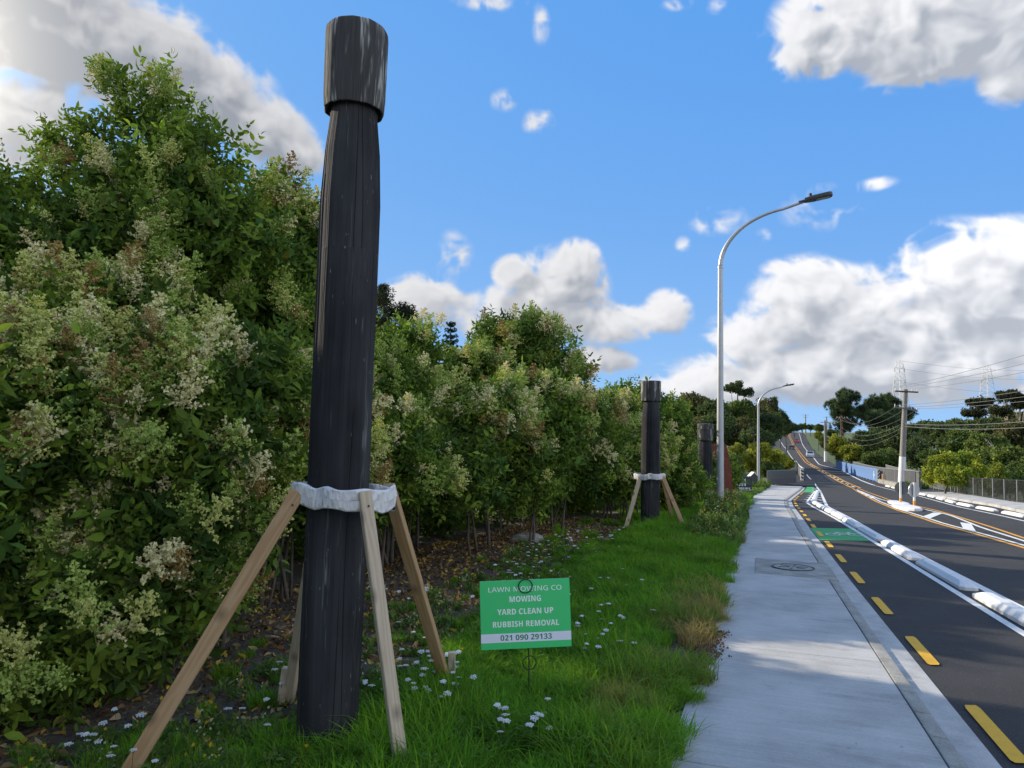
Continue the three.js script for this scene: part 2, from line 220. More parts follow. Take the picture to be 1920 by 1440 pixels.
M.weathered = new THREE.MeshPhysicalMaterial({ specularIntensity: 0.5, roughness: 0.9, map: tex(1024, 1024, (u, v) => { const g = grain(u, v * 3), st = sstep(0.46, 0.68, fbm(u * 26 + vn(v * 9, u * 4, 9) * 0.8, v * 8, 4, 26)) * (0.2 + 0.8 * sstep(0.35, 0.75, vn(u * 150, v * 40, 150))), bk = sstep(0.55, 0.7, fbm(u * 9, v * 10, 4, 9)), k = 0.036 + g * 0.05 - bk * 0.02; return [k + st * 0.36, k * 0.98 + st * 0.355, k * 0.97 + st * 0.34]; }), bumpMap: bump(1024, 1024, (u, v) => grain(u, v * 3) * 0.8 + fbm(u * 60, v * 40, 3, 60) * 0.2), bumpScale: 0.006 });
const pineTex = (seed, c0, c1) => tex(128, 1024, (u, v) => { const w = fbm(u * 2 + seed, v * 3, 3), g = 0.5 + 0.5 * Math.sin((u * 9 + w * 9 + seed) * 3.1), f = vn(u * 60, v * 40 + seed * 9); let k = [0, 1, 2].map((i) => lerp(c0[i], c1[i], g * 0.7 + f * 0.3)); for (let q = 0; q < 4; q++) { const du = (u - (0.25 + 0.5 * ((q * 0.37 + seed * 0.3) % 1))) * 2.2, dv = (v - ((q * 0.27 + 0.11 + seed * 0.17) % 1)) * 22, r = Math.hypot(du, dv); if (r < 0.5) k = sc(k, 0.45 + r); } return k; });
M.pine = std({ roughness: 0.75, map: pineTex(1, [0.36, 0.21, 0.095], [0.46, 0.31, 0.165]) });
M.pinePale = std({ roughness: 0.75, map: pineTex(4, [0.46, 0.36, 0.24], [0.58, 0.48, 0.35]) });
M.wrap = std({ roughness: 0.9, map: tex(256, 256, (u, v) => { const k = 0.74 - clamp(fbm(u * 8, v * 8, 4, 8) - 0.52) * 0.7; return [k, k, k * 1.0]; }), bumpMap: bump(256, 256, (u, v) => fbm(u * 12, v * 5, 4, 12)), bumpScale: 0.012 });
M.galv = std({ roughness: 0.42, metalness: 0.55, map: tex(256, 512, (u, v) => { const k = 0.48 + (fbm(u * 6, v * 6, 3, 6) - 0.5) * 0.10; return [k * 0.97, k, k * 1.03]; }) });
M.darkMetal = std({ color: lin(0.05, 0.052, 0.055), roughness: 0.5 });
M.blackMetal = std({ color: lin(0.012, 0.014, 0.013), roughness: 0.55 });
M.lens = std({ color: lin(0.3, 0.3, 0.28), roughness: 0.3 });
M.greyPaint = std({ roughness: 0.6, map: tex(128, 128, (u, v) => { const k = 0.12 + (fbm(u * 6, v * 6, 3, 6) - 0.5) * 0.06; return [k * 0.95, k, k * 1.06]; }) });
M.greyRail = std({ color: lin(0.15, 0.165, 0.17), roughness: 0.6 });
M.bluePaint = std({ roughness: 0.6, map: tex(128, 128, (u, v) => { const k = 1 + (fbm(u * 5, v * 5, 3, 5) - 0.5) * 0.5; return [0.10 * k, 0.20 * k, 0.42 * k]; }) });
M.whitePaint = std({ color: lin(0.72, 0.72, 0.7), roughness: 0.6 });
M.polewood = std({ roughness: 0.9, map: tex(128, 512, (u, v) => { const k = 0.24 + (vn(u * 64, v * 6, 64) - 0.5) * 0.16; return [k, k * 0.94, k * 0.86]; }) });
M.brownwood = std({ color: lin(0.10, 0.06, 0.04), roughness: 0.9 });
M.bark = std({ roughness: 0.95, map: tex(128, 512, (u, v) => { const k = 0.09 + (fbm(u * 10, v * 4, 4, 4) - 0.5) * 0.12; return [k * 1.1, k * 0.92, k * 0.74]; }), bumpMap: bump(128, 256, (u, v) => fbm(u * 16, v * 6, 3, 6)), bumpScale: 0.02 });
M.paleBark = std({ color: lin(0.34, 0.30, 0.25), roughness: 0.95 });
M.wire = std({ color: lin(0.16, 0.16, 0.16), roughness: 0.6 });
M.paleWire = std({ color: lin(0.16, 0.16, 0.16), roughness: 0.5 });
M.pylon = std({ color: lin(0.6, 0.6, 0.6), roughness: 0.6 });
M.red = std({ color: lin(0.55, 0.06, 0.035), roughness: 0.35 });
M.glass = std({ color: lin(0.02, 0.025, 0.03), roughness: 0.08 });
M.rubber = std({ color: lin(0.02, 0.02, 0.02), roughness: 0.9 });
M.soil = std({ roughness: 1, map: tex(1024, 1024, (u, v) => { const a = fbm(u * 10, v * 10, 5, 10), s = vn(u * 130, v * 130, 130), k = 0.035 + a * 0.05 + (s > 0.8 ? 0.05 : 0); return [k * 1.25, k * 0.98, k * 0.72]; }, 0.5, 0.5), bumpMap: bump(512, 512, (u, v) => fbm(u * 30, v * 30, 4, 30), 1, 1), bumpScale: 0.03 });
M.dirt = std({ roughness: 1, color: lin(0.11, 0.062, 0.034) });
M.bank = std({ roughness: 1, map: tex(512, 512, (u, v) => { const a = fbm(u * 8, v * 8, 5, 8); return [lerp(0.045, 0.09, a), lerp(0.065, 0.13, a), lerp(0.02, 0.035, a)]; }, 0.08, 0.08) });
M.brickRed = [0, 1, 2].map((k) => std({ color: lin(0.17 + k * 0.03, 0.05 + k * 0.008, 0.036), roughness: 0.85 }));
M.mortar = std({ color: lin(0.09, 0.04, 0.03), roughness: 0.95 });
// ---------------------------------------------------------------- terrain
function verge(x, d) { // left verge: a low mound and small lumps, level with the path at its edge
  const u = xPathL(d) - x, k = sstep(0, 0.5, u);
  const mound = 0.04 * Math.exp(-((x - 2.6) ** 2 + (d - 15.5) ** 2) / 5) + 0.12 * Math.exp(-((x - 0.9) ** 2 + (d - 11.8) ** 2) / 3) + 0.04 * Math.exp(-((x - 6.6) ** 2 + (d - 25) ** 2) / 9);
  return H(d) - 0.03 + k * (0.02 + mound + (fbm(x * 0.9 + 60, d * 0.9 + 30, 3) - 0.5) * 0.10) * sstep(-0.1, 0.1, u + 0.1);
}
function land(x, d) { // everything further out
  const c = xYelL(d), l = xAsphL(d) - x, r = x - xPathRB(Math.min(d, 60)) - Math.max(0, d - 60) * 0.4;
  let h = H(d) - 0.22;
  if (r > 0) h -= Math.min(5, r * 0.16) * (1 - sstep(230, 320, d)); if (l > 9) h -= Math.min(4, (l - 9) * 0.1) * (1 - sstep(230, 320, d));
  if (d > 55 && d < 110) h -= 3 * Math.max(sstep(2.5, 6, x - xAsphR(d)), sstep(2.5, 6, l)) * (1 - Math.abs((d - 82) / 28));
  h += sstep(200, 560, d) * sstep(30, 220, x - c) * 16 + sstep(60, 300, -x) * 4;
  return h + (fbm(x * 0.05 + 20, d * 0.05 + 20, 3) - 0.5) * 0.4;
}
{
  const ds = [], xs = []; for (let d = -25; d < 760;) { ds.push(d); d += d < 60 ? 1.5 : d < 200 ? 5 : 18; } for (let x = -260; x < 560;) { xs.push(x); x += x > -14 && x < 62 ? 1.2 : x > -60 && x < 150 ? 5 : 16; }
  const pos = [], uv = [], idx = []; ds.forEach((d) => xs.forEach((x) => { pos.push(x, land(x, d), -d); uv.push(x, d); }));
  const w = xs.length; for (let i = 0; i < ds.length - 1; i++) for (let j = 0; j < w - 1; j++) { const o = i * w + j; idx.push(o, o + 1, o + w, o + 1, o + w + 1, o + w); }
  structure('ground', geo(pos, idx, uv), M.bank);
  const far = new THREE.CircleGeometry(2800, 48); far.rotateX(-Math.PI / 2); far.translate(0, -8, 0); structure('distant_ground', far, M.bank);
}
{ // soil of the verge, a fine sheet up to the path
  const pos = [], uv = [], idx = [], nd = 300, nx = 70;
  for (let i = 0; i <= nd; i++) { const d = -3 + 61 * (i / nd) ** 1.35; for (let j = 0; j <= nx; j++) { const u = 13 * (j / nx) ** 1.4, x = xPathL(d) - u + 0.05; pos.push(x, verge(x, d) - sstep(9, 13, u) * 0.5, -d); uv.push(x, d); } }
  for (let i = 0; i < nd; i++) for (let j = 0; j < nx; j++) { const o = i * (nx + 1) + j; idx.push(o, o + nx + 1, o + 1, o + 1, o + nx + 1, o + nx + 2); }
  structure('verge', geo(pos, idx, uv), M.soil);
}

// ---------------------------------------------------------------- road, paths, kerbs
structure('road', strip(xAsphL, xAsphR, -8, 62, 0.5, RO), M.asphalt);
structure('far_road', strip(xAsphL, xAsphR, 62, 560, 2, RO + 0.002), M.asphalt);
{
  const path = structure('footpath'), cuts = [-5.9, -3.4, -0.9, 1.6, 4.1, 6.55, 9.1, 11.95, 14.4, 16.9, 19.4, 21.9, 24.4, 26.9, 29.4, 32, 34.5, 37, 39.5, 42, 44.5, 47, 49.5, 52, 54.5, 57];
  for (let i = 0; i < cuts.length - 1; i++) part('slab', slab(xPathL, xJoint, cuts[i] + 0.008, cuts[i + 1] - 0.008, 0.5, 0, 0, 0.14), M.concrete, path);
  const kerb = structure('kerb');
  for (let k = 0; k < 141; k++) { const d = k < 36 ? 9.95 - (36 - k) * 0.42 : 11.47 + (k - 36) * 0.42; part('kerb_block', slab((q) => xJoint(q) + 0.008, xStrip, d, d + 0.406, 0.04, 0.004, 0.0, 0.14, 0.004), M.oldConcrete, kerb); }
  const gutter = structure('gutter');
  for (let d = -5; d < 55; d += 1.2) part('gutter_section', slab((q) => xStrip(q) + 0.003, xKerb, d, d + 1.194, 0.07, -0.030, RO + 0.006, 0.12, 0.003), M.channel, gutter);
  // the older concrete panel with its round cover
  const panel = thing('access_panel', 'grey concrete panel with a round iron cover set in the footpath', 'access cover');
  part('panel', slab((q) => xPathL(q) + 0.42, (q) => xJoint(q) + 0.14, 10.45, 11.95, 0.5, 0.006, 0.008, 0.1), M.oldConcrete, panel);
  const cd = 10.95, cx = xPathL(cd) + 1.0, ring = new THREE.TorusGeometry(0.3, 0.012, 6, 40); ring.rotateX(Math.PI / 2); const disc = new THREE.CylinderGeometry(0.275, 0.275, 0.012, 40);
  const tilt = Math.atan((H(cd + 0.3) - H(cd - 0.3)) / 0.6), set = (g) => { g.rotateX(tilt); g.translate(cx, H(cd) + 0.012, -cd); return g; };
  part('cover_ring', set(ring), M.darkMetal, panel); const cover = part('cover', set(disc), M.oldConcrete, panel);
  const keys = [0, 1, 2, 3, 4, 5].map((k) => { const b = box(0.16, 0.008, 0.025, 0.14, 0.008, 0); b.rotateY(k * Math.PI / 3); return set(b); }); part('cover_rib', join(keys), M.darkMetal, cover);
  // right-hand path
  const pathR = structure('footpath'); for (let d = 12; d < 47; d += 2.5) part('slab', slab(xPathRK, xPathRB, d, d + 2.49, 0, 0.07, 0.09, 0.2), M.concrete, pathR);
  structure('old_path', strip((d) => xPathRK(d) + 0.2, (d) => xPathRB(d) + 0.3, 46.8, 60, 1, 0.04), M.asphalt);
  structure('old_path', strip((d) => xPathL(d) + 0.3, (d) => xKerb(d) + 0.6, 57, 75, 1, -0.01), M.asphalt);
}
// painted markings, each line a sheet just above the road
const marks = structure('road_markings'), Y1 = RO + 0.006, Y2 = RO + 0.011;
const line = (name, f, w, d0, d1, mat, y = Y1, step = 1) => part(name, strip((d) => f(d) - w / 2, (d) => f(d) + w / 2, d0, d1, step, y), mat, marks);
for (let k = 0; k < 24; k++) { // broken yellow line by the kerb, a metre on and a metre off
  const d0 = 0.35 + k * 1.92 + (k > 1 ? 0 : 0), f = (d) => xKerb(d) + 0.13; if (k === 20) continue;
  const e = 0.018, n = [], u = [], q = []; const w = 0.052; [[d0, w * 0.7], [d0 + e * 2, w], [d0 + 0.5, w], [d0 + 0.92 - e * 2, w], [d0 + 0.95, w * 0.75]].forEach(([d, h], i) => { for (const s of [-1, 1]) { n.push(f(d) + s * h, H(d) + Y2, -d); u.push(s * h, d); } if (i) { const o = i * 2; q.push(o - 2, o - 1, o, o - 1, o + 1, o); } });
  part('yellow_dash', geo(n, q, u), M.yellow, marks);
}
line('white_line', (d) => xCycle(d) + 0.0, 0.1, -8, 31, M.white); line('white_line', (d) => xCycle(d) + 0.0, 0.1, 31, 48, M.white);
line('white_line', xLaneL, 0.13, -8, 90, M.white); line('white_line', xLaneL, 0.2, 110, 440, M.white, RO + 0.03, 4);
line('yellow_line', xYelL, 0.11, -8, 56, M.orange); line('white_line', (d) => xYelL(d) + 0.19, 0.1, -8, 53, M.white);
line('white_line', xMedR, 0.1, -8, 50, M.white); line('yellow_line', xYelR, 0.1, -8, 56, M.orange);
line('yellow_line', (d) => xYelL(d) - 0.05, 0.2, 56, 440, M.orange, RO + 0.03, 4); line('yellow_line', (d) => xYelR(d) + 0.2, 0.2, 56, 440, M.orange, RO + 0.03, 4);
for (let d = 57; d < 130; d += 6) line('white_dash', (q) => (xYelL(q) + xYelR(q)) / 2 + 0.06, 0.18, d, d + 3, M.white, RO + 0.034, 3);
line('white_line', (d) => xLaneR(d), 0.11, -8, 63, M.white); line('white_line', xLaneR, 0.22, 63, 440, M.white, RO + 0.03, 4);
for (const [d, len] of [[17.5, 2.2], [21.6, 2.6], [36.5, 3], [40, 3], [43.5, 3], [47, 3]]) { // diagonal bars of the median
  const a = d, b = d + len, xa = xYelL(a) + 0.24, xb = xMedR(b) - 0.05, w = 0.3, pos = [], q = [0, 1, 2, 1, 3, 2]; for (const [x, D] of [[xa, a], [xa, a + w * 1.6], [xb, b], [xb, b + w * 1.6]]) pos.push(x, H(D) + Y2, -D);
  part('hatch_bar', geo(pos, q, [0, 0, 0.3, 0, 0, 3, 0.3, 3]), M.white, marks);
}
for (let d = 30.5; d < 58; d += 2.7) { const xa = xCycle(d) + 0.06, xb = xLaneL(d + 0.3) - 0.07; if (xb - xa < 0.25) continue; part('hatch_bar', strip(() => xa, () => xb, d, d + 0.75, 0.8, Y2), M.white, marks); }
// green cycle patches with a bicycle
part('green_patch', strip((d) => xKerb(d) + 0.02, (d) => xCycle(d) - 0.06, 15.0, 17.6, 0.4, Y1 - 0.001), M.green, marks);
part('green_patch', strip((d) => xKerb(d) + 0.1, (d) => xCycle(d) - 0.06, 44.8, 56.5, 0.5, Y1 - 0.001), M.green, marks);
{ // bicycle sign: wheels, frame, bars, seen from the lane
  const cd = 16.25, cx = (xKerb(cd) + xCycle(cd)) / 2 + 0.12, put = (g) => { const p = g.attributes.position; for (let i = 0; i < p.count; i++) { const a = p.getX(i), b = p.getY(i), d = cd + b * 1.5, x = cx + a * 1.0 + (d - cd) * 0.31; p.setXYZ(i, x, H(d) + Y2 + 0.002, -d); } g.computeVertexNormals(); return g; };
  const g = []; for (const s of [-1, 1]) { const t = new THREE.RingGeometry(0.135, 0.175, 28); t.translate(s * 0.25, -0.1, 0); g.push(t); }
  const L = (x0, y0, x1, y1, w = 0.032) => { const b = new THREE.PlaneGeometry(Math.hypot(x1 - x0, y1 - y0), w, 3, 1); b.rotateZ(Math.atan2(y1 - y0, x1 - x0)); b.translate((x0 + x1) / 2, (y0 + y1) / 2, 0); g.push(b); };
  L(-0.25, -0.1, -0.1, 0.16); L(-0.1, 0.16, 0.17, 0.16); L(0.25, -0.1, 0.15, 0.24); L(0.0, -0.1, 0.17, 0.16); L(0.0, -0.1, -0.11, 0.2); L(-0.25, -0.1, 0, -0.1); L(0.15, 0.24, 0.24, 0.27); L(-0.17, 0.21, -0.04, 0.21, 0.045);
  part('bicycle_symbol', put(join(g)), M.white, marks);
}

// ---------------------------------------------------------------- white concrete separators
function separatorShape(L, W, Hh) { // cast block: upright foot, sloping shoulders, wedge ends, flat top
  const ring = (l, w, y, c) => [[l - c, w], [l, w - c], [l, -w + c], [l - c, -w], [-l + c, -w], [-l, -w + c], [-l, w - c], [-l + c, w]].map(([x, z]) => [x, y, z]);
  const l = L / 2, w = W / 2, rings = [ring(l, w, -0.03, 0.05), ring(l, w, 0.04, 0.05), ring(l - 0.008, w - 0.008, 0.048, 0.05), ring(l - 0.2, w - 0.05, Hh - 0.006, 0.03), ring(l - 0.215, w - 0.058, Hh, 0.03)], pos = [], idx = [], uv = [];
  rings.forEach((r) => r.forEach((p) => { pos.push(...p); uv.push(p[0], p[2] + p[1]); }));
  for (let i = 0; i < rings.length - 1; i++) for (let k = 0; k < 8; k++) { const a = i * 8 + k, b = i * 8 + (k + 1) % 8; idx.push(a, b, a + 8, b, b + 8, a + 8); }
  const t = (rings.length - 1) * 8; for (let k = 1; k < 7; k++) idx.push(t, t + k, t + k + 1); return flat(geo(pos, idx, uv));
}
{
  const near = separatorShape(2.42, 0.225, 0.1), g = 'white separator blocks along the cycle lane';
  let k = 0;
  for (let d = 4.0; d < 47; d += 2.72, k++) {
    const f = (q) => lerp(xCycle(q) + 0.06, xLaneL(q) - 0.07, q < 30 ? 0.5 : 0.18) + (q < 30 ? 0 : 0.1), a = V(f(d), H(d) + RO, -d), b = V(f(d + 2.6), H(d + 2.6) + RO, -d - 2.6), c = a.clone().add(b).multiplyScalar(0.5);
    const o = single('lane_separator', near, M.block, k === 5 ? 'white concrete separator block beside the green bicycle patch' : 'long white concrete block between cycle lane and traffic lane', 'lane separator', k === 5 ? undefined : g);
    o.position.copy(c); o.quaternion.setFromUnitVectors(V(1, 0, 0), b.sub(a).normalize());
  }
  k = 0;
  for (let d = 22.6; d < 62; d += 3.3, k++) { if (d > 44 && d < 46) continue;
    const a = V(xSepR(d), H(d) + RO, -d), b = V(xSepR(d + 3), H(d + 3) + RO, -d - 3), c = a.clone().add(b).multiplyScalar(0.5);
    const o = single('lane_separator', near, M.block, 'long white concrete block beside the kerb of the fenced path', 'lane separator', 'white separator blocks by the fenced path');
    o.position.copy(c); o.quaternion.setFromUnitVectors(V(1, 0, 0), b.sub(a).normalize());
  }
}
// ---------------------------------------------------------------- dark carved timber posts
// profile rows [height, radius]; hewn facets and drying cracks are cut into the round
function postShape(rows, seed, facets, sides = 132, close = true) {
  const r = mulberry(seed), cracks = Array.from({ length: 7 }, () => [r() * 6.28, 0.004 + r() * 0.010, r() * 9]), pos = [], uv = [], idx = [], ph = r() * 6;
  const ys = []; for (let i = 0; i < rows.length - 1; i++) { const n = Math.max(1, Math.ceil((rows[i + 1][0] - rows[i][0]) / 0.09)); for (let k = 0; k < n; k++) ys.push([lerp(rows[i][0], rows[i + 1][0], k / n), lerp(rows[i][1], rows[i + 1][1], k / n)]); } ys.push(rows[rows.length - 1]);
  for (const [y, R] of ys) for (let k = 0; k <= sides; k++) {
    const a = k / sides * Math.PI * 2, fa = Math.PI / facets, am = ((a + ph) % (2 * fa)) - fa; let q = R * lerp(1, Math.cos(fa) / Math.cos(am), 0.6) * (1 + (vn(Math.cos(a) * 2 + 20 + seed, y * 1.1 + Math.sin(a) * 2 + 20) - 0.5) * 0.06);
    for (const [ca, dep, o] of cracks) { let da = Math.abs(((a - ca - (vn(y * 0.7 + o, o) - 0.5) * 0.12) % 6.2832 + 9.4248) % 6.2832 - 3.1416); if (da < 0.07) q -= dep * 1.5 * (1 - da / 0.07) * sstep(0.35, 0.6, vn(y * 0.5 + o * 3, o + 5)); }
    pos.push(Math.cos(a) * q, y, Math.sin(a) * q); uv.push(k / sides, y * 0.35);
  }
  const w = sides + 1; for (let i = 0; i < ys.length - 1; i++) for (let k = 0; k < sides; k++) { const a = i * w + k; idx.push(a, a + w, a + 1, a + 1, a + w, a + w + 1); }
  if (close) { const t = ys.length - 1, c = pos.length / 3; pos.push(0, ys[t][0] + 0.012, 0); uv.push(0.5, 0); for (let k = 0; k < sides; k++) idx.push(c, t * w + k + 1, t * w + k); }
  return geo(pos, idx, uv);
}
function post(label, at, S, Hh, neckY, capY, seed, wear) { // S radius at mid height
  const t = thing('carved_post', label, 'timber post', at, 0, 'dark carved posts on the verge');
  part('shaft', postShape([[-0.3, S * 0.98], [0.05, S * 0.97], [0.5, S * 1.0], [Hh * 0.45, S * 1.02], [neckY - (Hh - neckY) * 0.9, S * 1.0], [neckY - 0.2, S * 0.92], [neckY, S * 0.8], [capY + 0.03, S * 0.79]], seed, wear ? 7 : 9), wear ? M.weathered : M.char, t);
  const c = part('cap', postShape([[capY + 0.02, S * 0.82], [capY - 0.035, S * 0.96], [capY - 0.03, S * 1.03], [capY + 0.05, S * 1.06], [Hh - 0.05, S * 1.07], [Hh - 0.012, S * 1.05], [Hh, S * 0.99]], seed + 3, 11), M.weathered, t); c.rotation.y = 0.7;
  return t;
}
post('tall black timber post with a broad grey cap, braced beside the green lawn sign', [-1.02, -0.145, -4.18], 0.176, 4.225, 3.66, 3.75, 11, false).rotation.z = -0.0095;
const p2 = [3.2, verge(3.2, 16.3) - 0.03, -16.3]; post('shorter dark post with grooved cap, braced by props below a white wrap', p2, 0.215, 3.36, 2.9, 2.93, 23, false);
post('weathered post without props, standing just behind the lamp post', [7.37, verge(7.37, 27) - 0.05, -27], 0.28, 3.05, 2.42, 2.45, 37, false);

// ---------------------------------------------------------------- padding wrapped round post and props
function wrapBand(label, c, rad0, h, seed, tall) {
  const n = 72, m = 14, pos = [], uv = [], idx = [];
  for (let i = 0; i <= n; i++) { const a = i / n * Math.PI * 2, pull = 1 + 0.10 * Math.cos(2 * (a - 0.5)) + 0.07 * Math.cos(4 * (a + 0.25));
    for (let j = 0; j <= m; j++) { const b = j / m * Math.PI * 2, lump = (vn(i * 0.45 + seed, j * 0.8 + seed) - 0.5) * 0.02 + (vn(i * 1.3, j * 1.4 + seed) - 0.5) * 0.012, R = rad0 * pull + Math.sign(Math.cos(b)) * Math.pow(Math.abs(Math.cos(b)), 0.5) * (0.014 + lump), y = Math.sign(Math.sin(b)) * Math.pow(Math.abs(Math.sin(b)), 0.6) * (h / 2) * (1 + (vn(i * 0.35 + seed, 3) - 0.5) * 0.3) + (vn(i * 0.2 + seed, 9) - 0.5) * 0.05; pos.push(Math.cos(a) * R, y + Math.cos(a) * -tall, Math.sin(a) * R); uv.push(i / n * 6, j / m * 1.2); } }
  for (let i = 0; i < n; i++) for (let j = 0; j < m; j++) { const o = i * (m + 1) + j; idx.push(o, o + 1, o + m + 1, o + 1, o + m + 2, o + m + 1); }
  const o = single('padding_wrap', geo(pos, idx, uv), M.wrap, label, 'padding', 'white padding round the braced posts'); o.position.set(...c); return o;
}
wrapBand('lumpy white padding wrapped round the tall post above its props', [-0.965, 1.27, -4.18], 0.262, 0.125, 3, 0.01);
wrapBand('white padding band round the shorter post above its props', [3.18, 1.27 - 0.64, -16.3], 0.32, 0.13, 8, 0.0);

// ---------------------------------------------------------------- timber props
function prop(label, a, b, mat, w, dpt, peg, turn = 0) {
  const t = thing('timber_prop', label, 'timber prop', [0, 0, 0], 0, 'timber props bracing the posts'), d = b.clone().sub(a), L = d.length(), g = bevelBox(w, L, dpt, 0.005), p = g.attributes.position, u = g.attributes.uv;
  for (let i = 0; i < p.count; i++) u.setXY(i, (p.getX(i) + p.getZ(i)) / w * 0.5 + 0.5, p.getY(i) / 2.2 + 0.5);
  const m = part('brace', g, mat, t); m.position.copy(a).add(b).multiplyScalar(0.5); m.quaternion.setFromUnitVectors(V(0, 1, 0), d.normalize()).multiply(new THREE.Quaternion().setFromAxisAngle(V(0, 1, 0), turn));
  if (peg) { const k = part('peg', bevelBox(0.05, peg[3], 0.05, 0.004), M.pinePale, t); k.position.set(peg[0], peg[1], peg[2]); k.rotation.z = peg[4] ?? 0; }
  const nail = new THREE.CylinderGeometry(0.006, 0.006, 0.004, 10); nail.rotateX(Math.PI / 2); for (const s of [0.03]) { const n = part('nail', nail, M.darkMetal, t); n.position.copy(b).addScaledVector(d, -s * L - 0.03).add(V(0.02, 0, dpt * 0.62)); }
  return t;
}
const C1 = [-1.015, -4.18], gy = (x, d) => verge(x, d) - 0.06;
prop('long brown timber prop slanting down toward the hedge from the tall post', V(-1.97, gy(-1.97, 3.72), -3.72), V(-1.2, 1.31, -4.06), M.pine, 0.085, 0.05, null, 0.2);
prop('pale timber prop leaning out between the tall post and the lawn sign', V(-0.5, gy(-0.5, 3.72), -3.72), V(-0.80, 1.33, -3.93), M.pinePale, 0.068, 0.05, null, 0.5);
prop('knotty timber prop with a short peg at its foot, behind the white flowers', V(-0.40, gy(-0.4, 5.2), -5.2), V(-0.745, 1.33, -4.36), M.pine, 0.078, 0.05, [-0.385, gy(-0.4, 5.2) + 0.13, -5.15, 0.42, 0.03], -0.2);
prop('timber prop half hidden behind the tall post', V(-1.47, gy(-1.47, 4.9), -4.9), V(-1.16, 1.28, -4.4), M.pinePale, 0.07, 0.05, [-1.49, gy(-1.49, 4.85) + 0.12, -4.85, 0.36, -0.1], -0.3);
{ const q = p2, t = q[1] + 1.18; prop('timber prop of the shorter post, slanting toward the hedge', V(q[0] - 0.62, gy(2.58, 16) , -16.0), V(q[0] - 0.26, t, -16.15), M.pinePale, 0.09, 0.05);
  prop('timber prop of the shorter post, slanting toward the footpath', V(q[0] + 0.66, gy(3.86, 15.6), -15.6), V(q[0] + 0.24, t, -16.1), M.pine, 0.09, 0.05);
  prop('thin timber prop behind the shorter post', V(q[0] + 0.72, gy(3.92, 17), -17.0), V(q[0] + 0.3, t, -16.5), M.pine, 0.08, 0.05); }

// ---------------------------------------------------------------- lawn mowing sign
{
  const cv = document.createElement('canvas'); cv.width = 1024; cv.height = 760; const c = cv.getContext('2d');
  c.fillStyle = '#45cf78'; c.fillRect(0, 0, 1024, 760); c.fillStyle = '#e6eaf6'; c.fillRect(0, 588, 1024, 98);
  c.textAlign = 'center'; c.textBaseline = 'middle'; c.fillStyle = '#f1f5f4';
  const words = (s, y, px, width, font) => { c.save(); c.font = font.replace('#', px); const w = c.measureText(s).width; c.translate(512, y); c.scale(width / w, 1); c.fillText(s, 0, 0); c.restore(); };
  words('LAWN MOWING CO', 100, 74, 850, '#px sans-serif'); words('MOWING', 212, 88, 372, 'bold #px sans-serif'); words('YARD CLEAN UP', 350, 88, 640, 'bold #px sans-serif'); words('RUBBISH REMOVAL', 487, 88, 762, 'bold #px sans-serif');
  c.fillStyle = '#2c7f4f'; words('021 090 29133', 638, 82, 590, 'bold #px sans-serif');
  const map = new THREE.CanvasTexture(cv); map.colorSpace = THREE.SRGBColorSpace; map.magFilter = THREE.LinearFilter;
  const face = std({ map, roughness: 0.45 }), edge = std({ color: lin(0.62, 0.7, 0.64), roughness: 0.6 });
  const s = thing('lawn_sign', 'green lawn mowing sign with white lettering on a wire stake in the grass', 'sign', [0.15, verge(0.15, 4.82), -4.82], 0.06);
  const b = part('board', new THREE.BoxGeometry(0.602, 0.446, 0.005), [edge, edge, edge, edge, face, edge], s); b.position.set(-0.03, 0.633, 0); b.rotation.z = 2.6 * rad; b.rotation.x = -0.03;
  const st = (pts) => tube(pts.map((p) => V(...p)), 0.0042, 0.0042, 8);
  part('stake', st([[0.005, -0.15, -0.012], [0, 0.3, -0.011], [-0.02, 0.6, -0.012], [-0.028, 0.82, -0.012]]), M.blackMetal, s);
  const ring = new THREE.TorusGeometry(0.046, 0.0038, 8, 36); const r1 = part('ring', ring, M.blackMetal, s); r1.position.set(-0.035, 0.816, 0.008); r1.rotation.x = 0.12; const r2 = part('ring', ring, M.blackMetal, s); r2.position.set(0.002, 0.312, -0.004); r2.rotation.set(0.1, 0.2, 0);
}

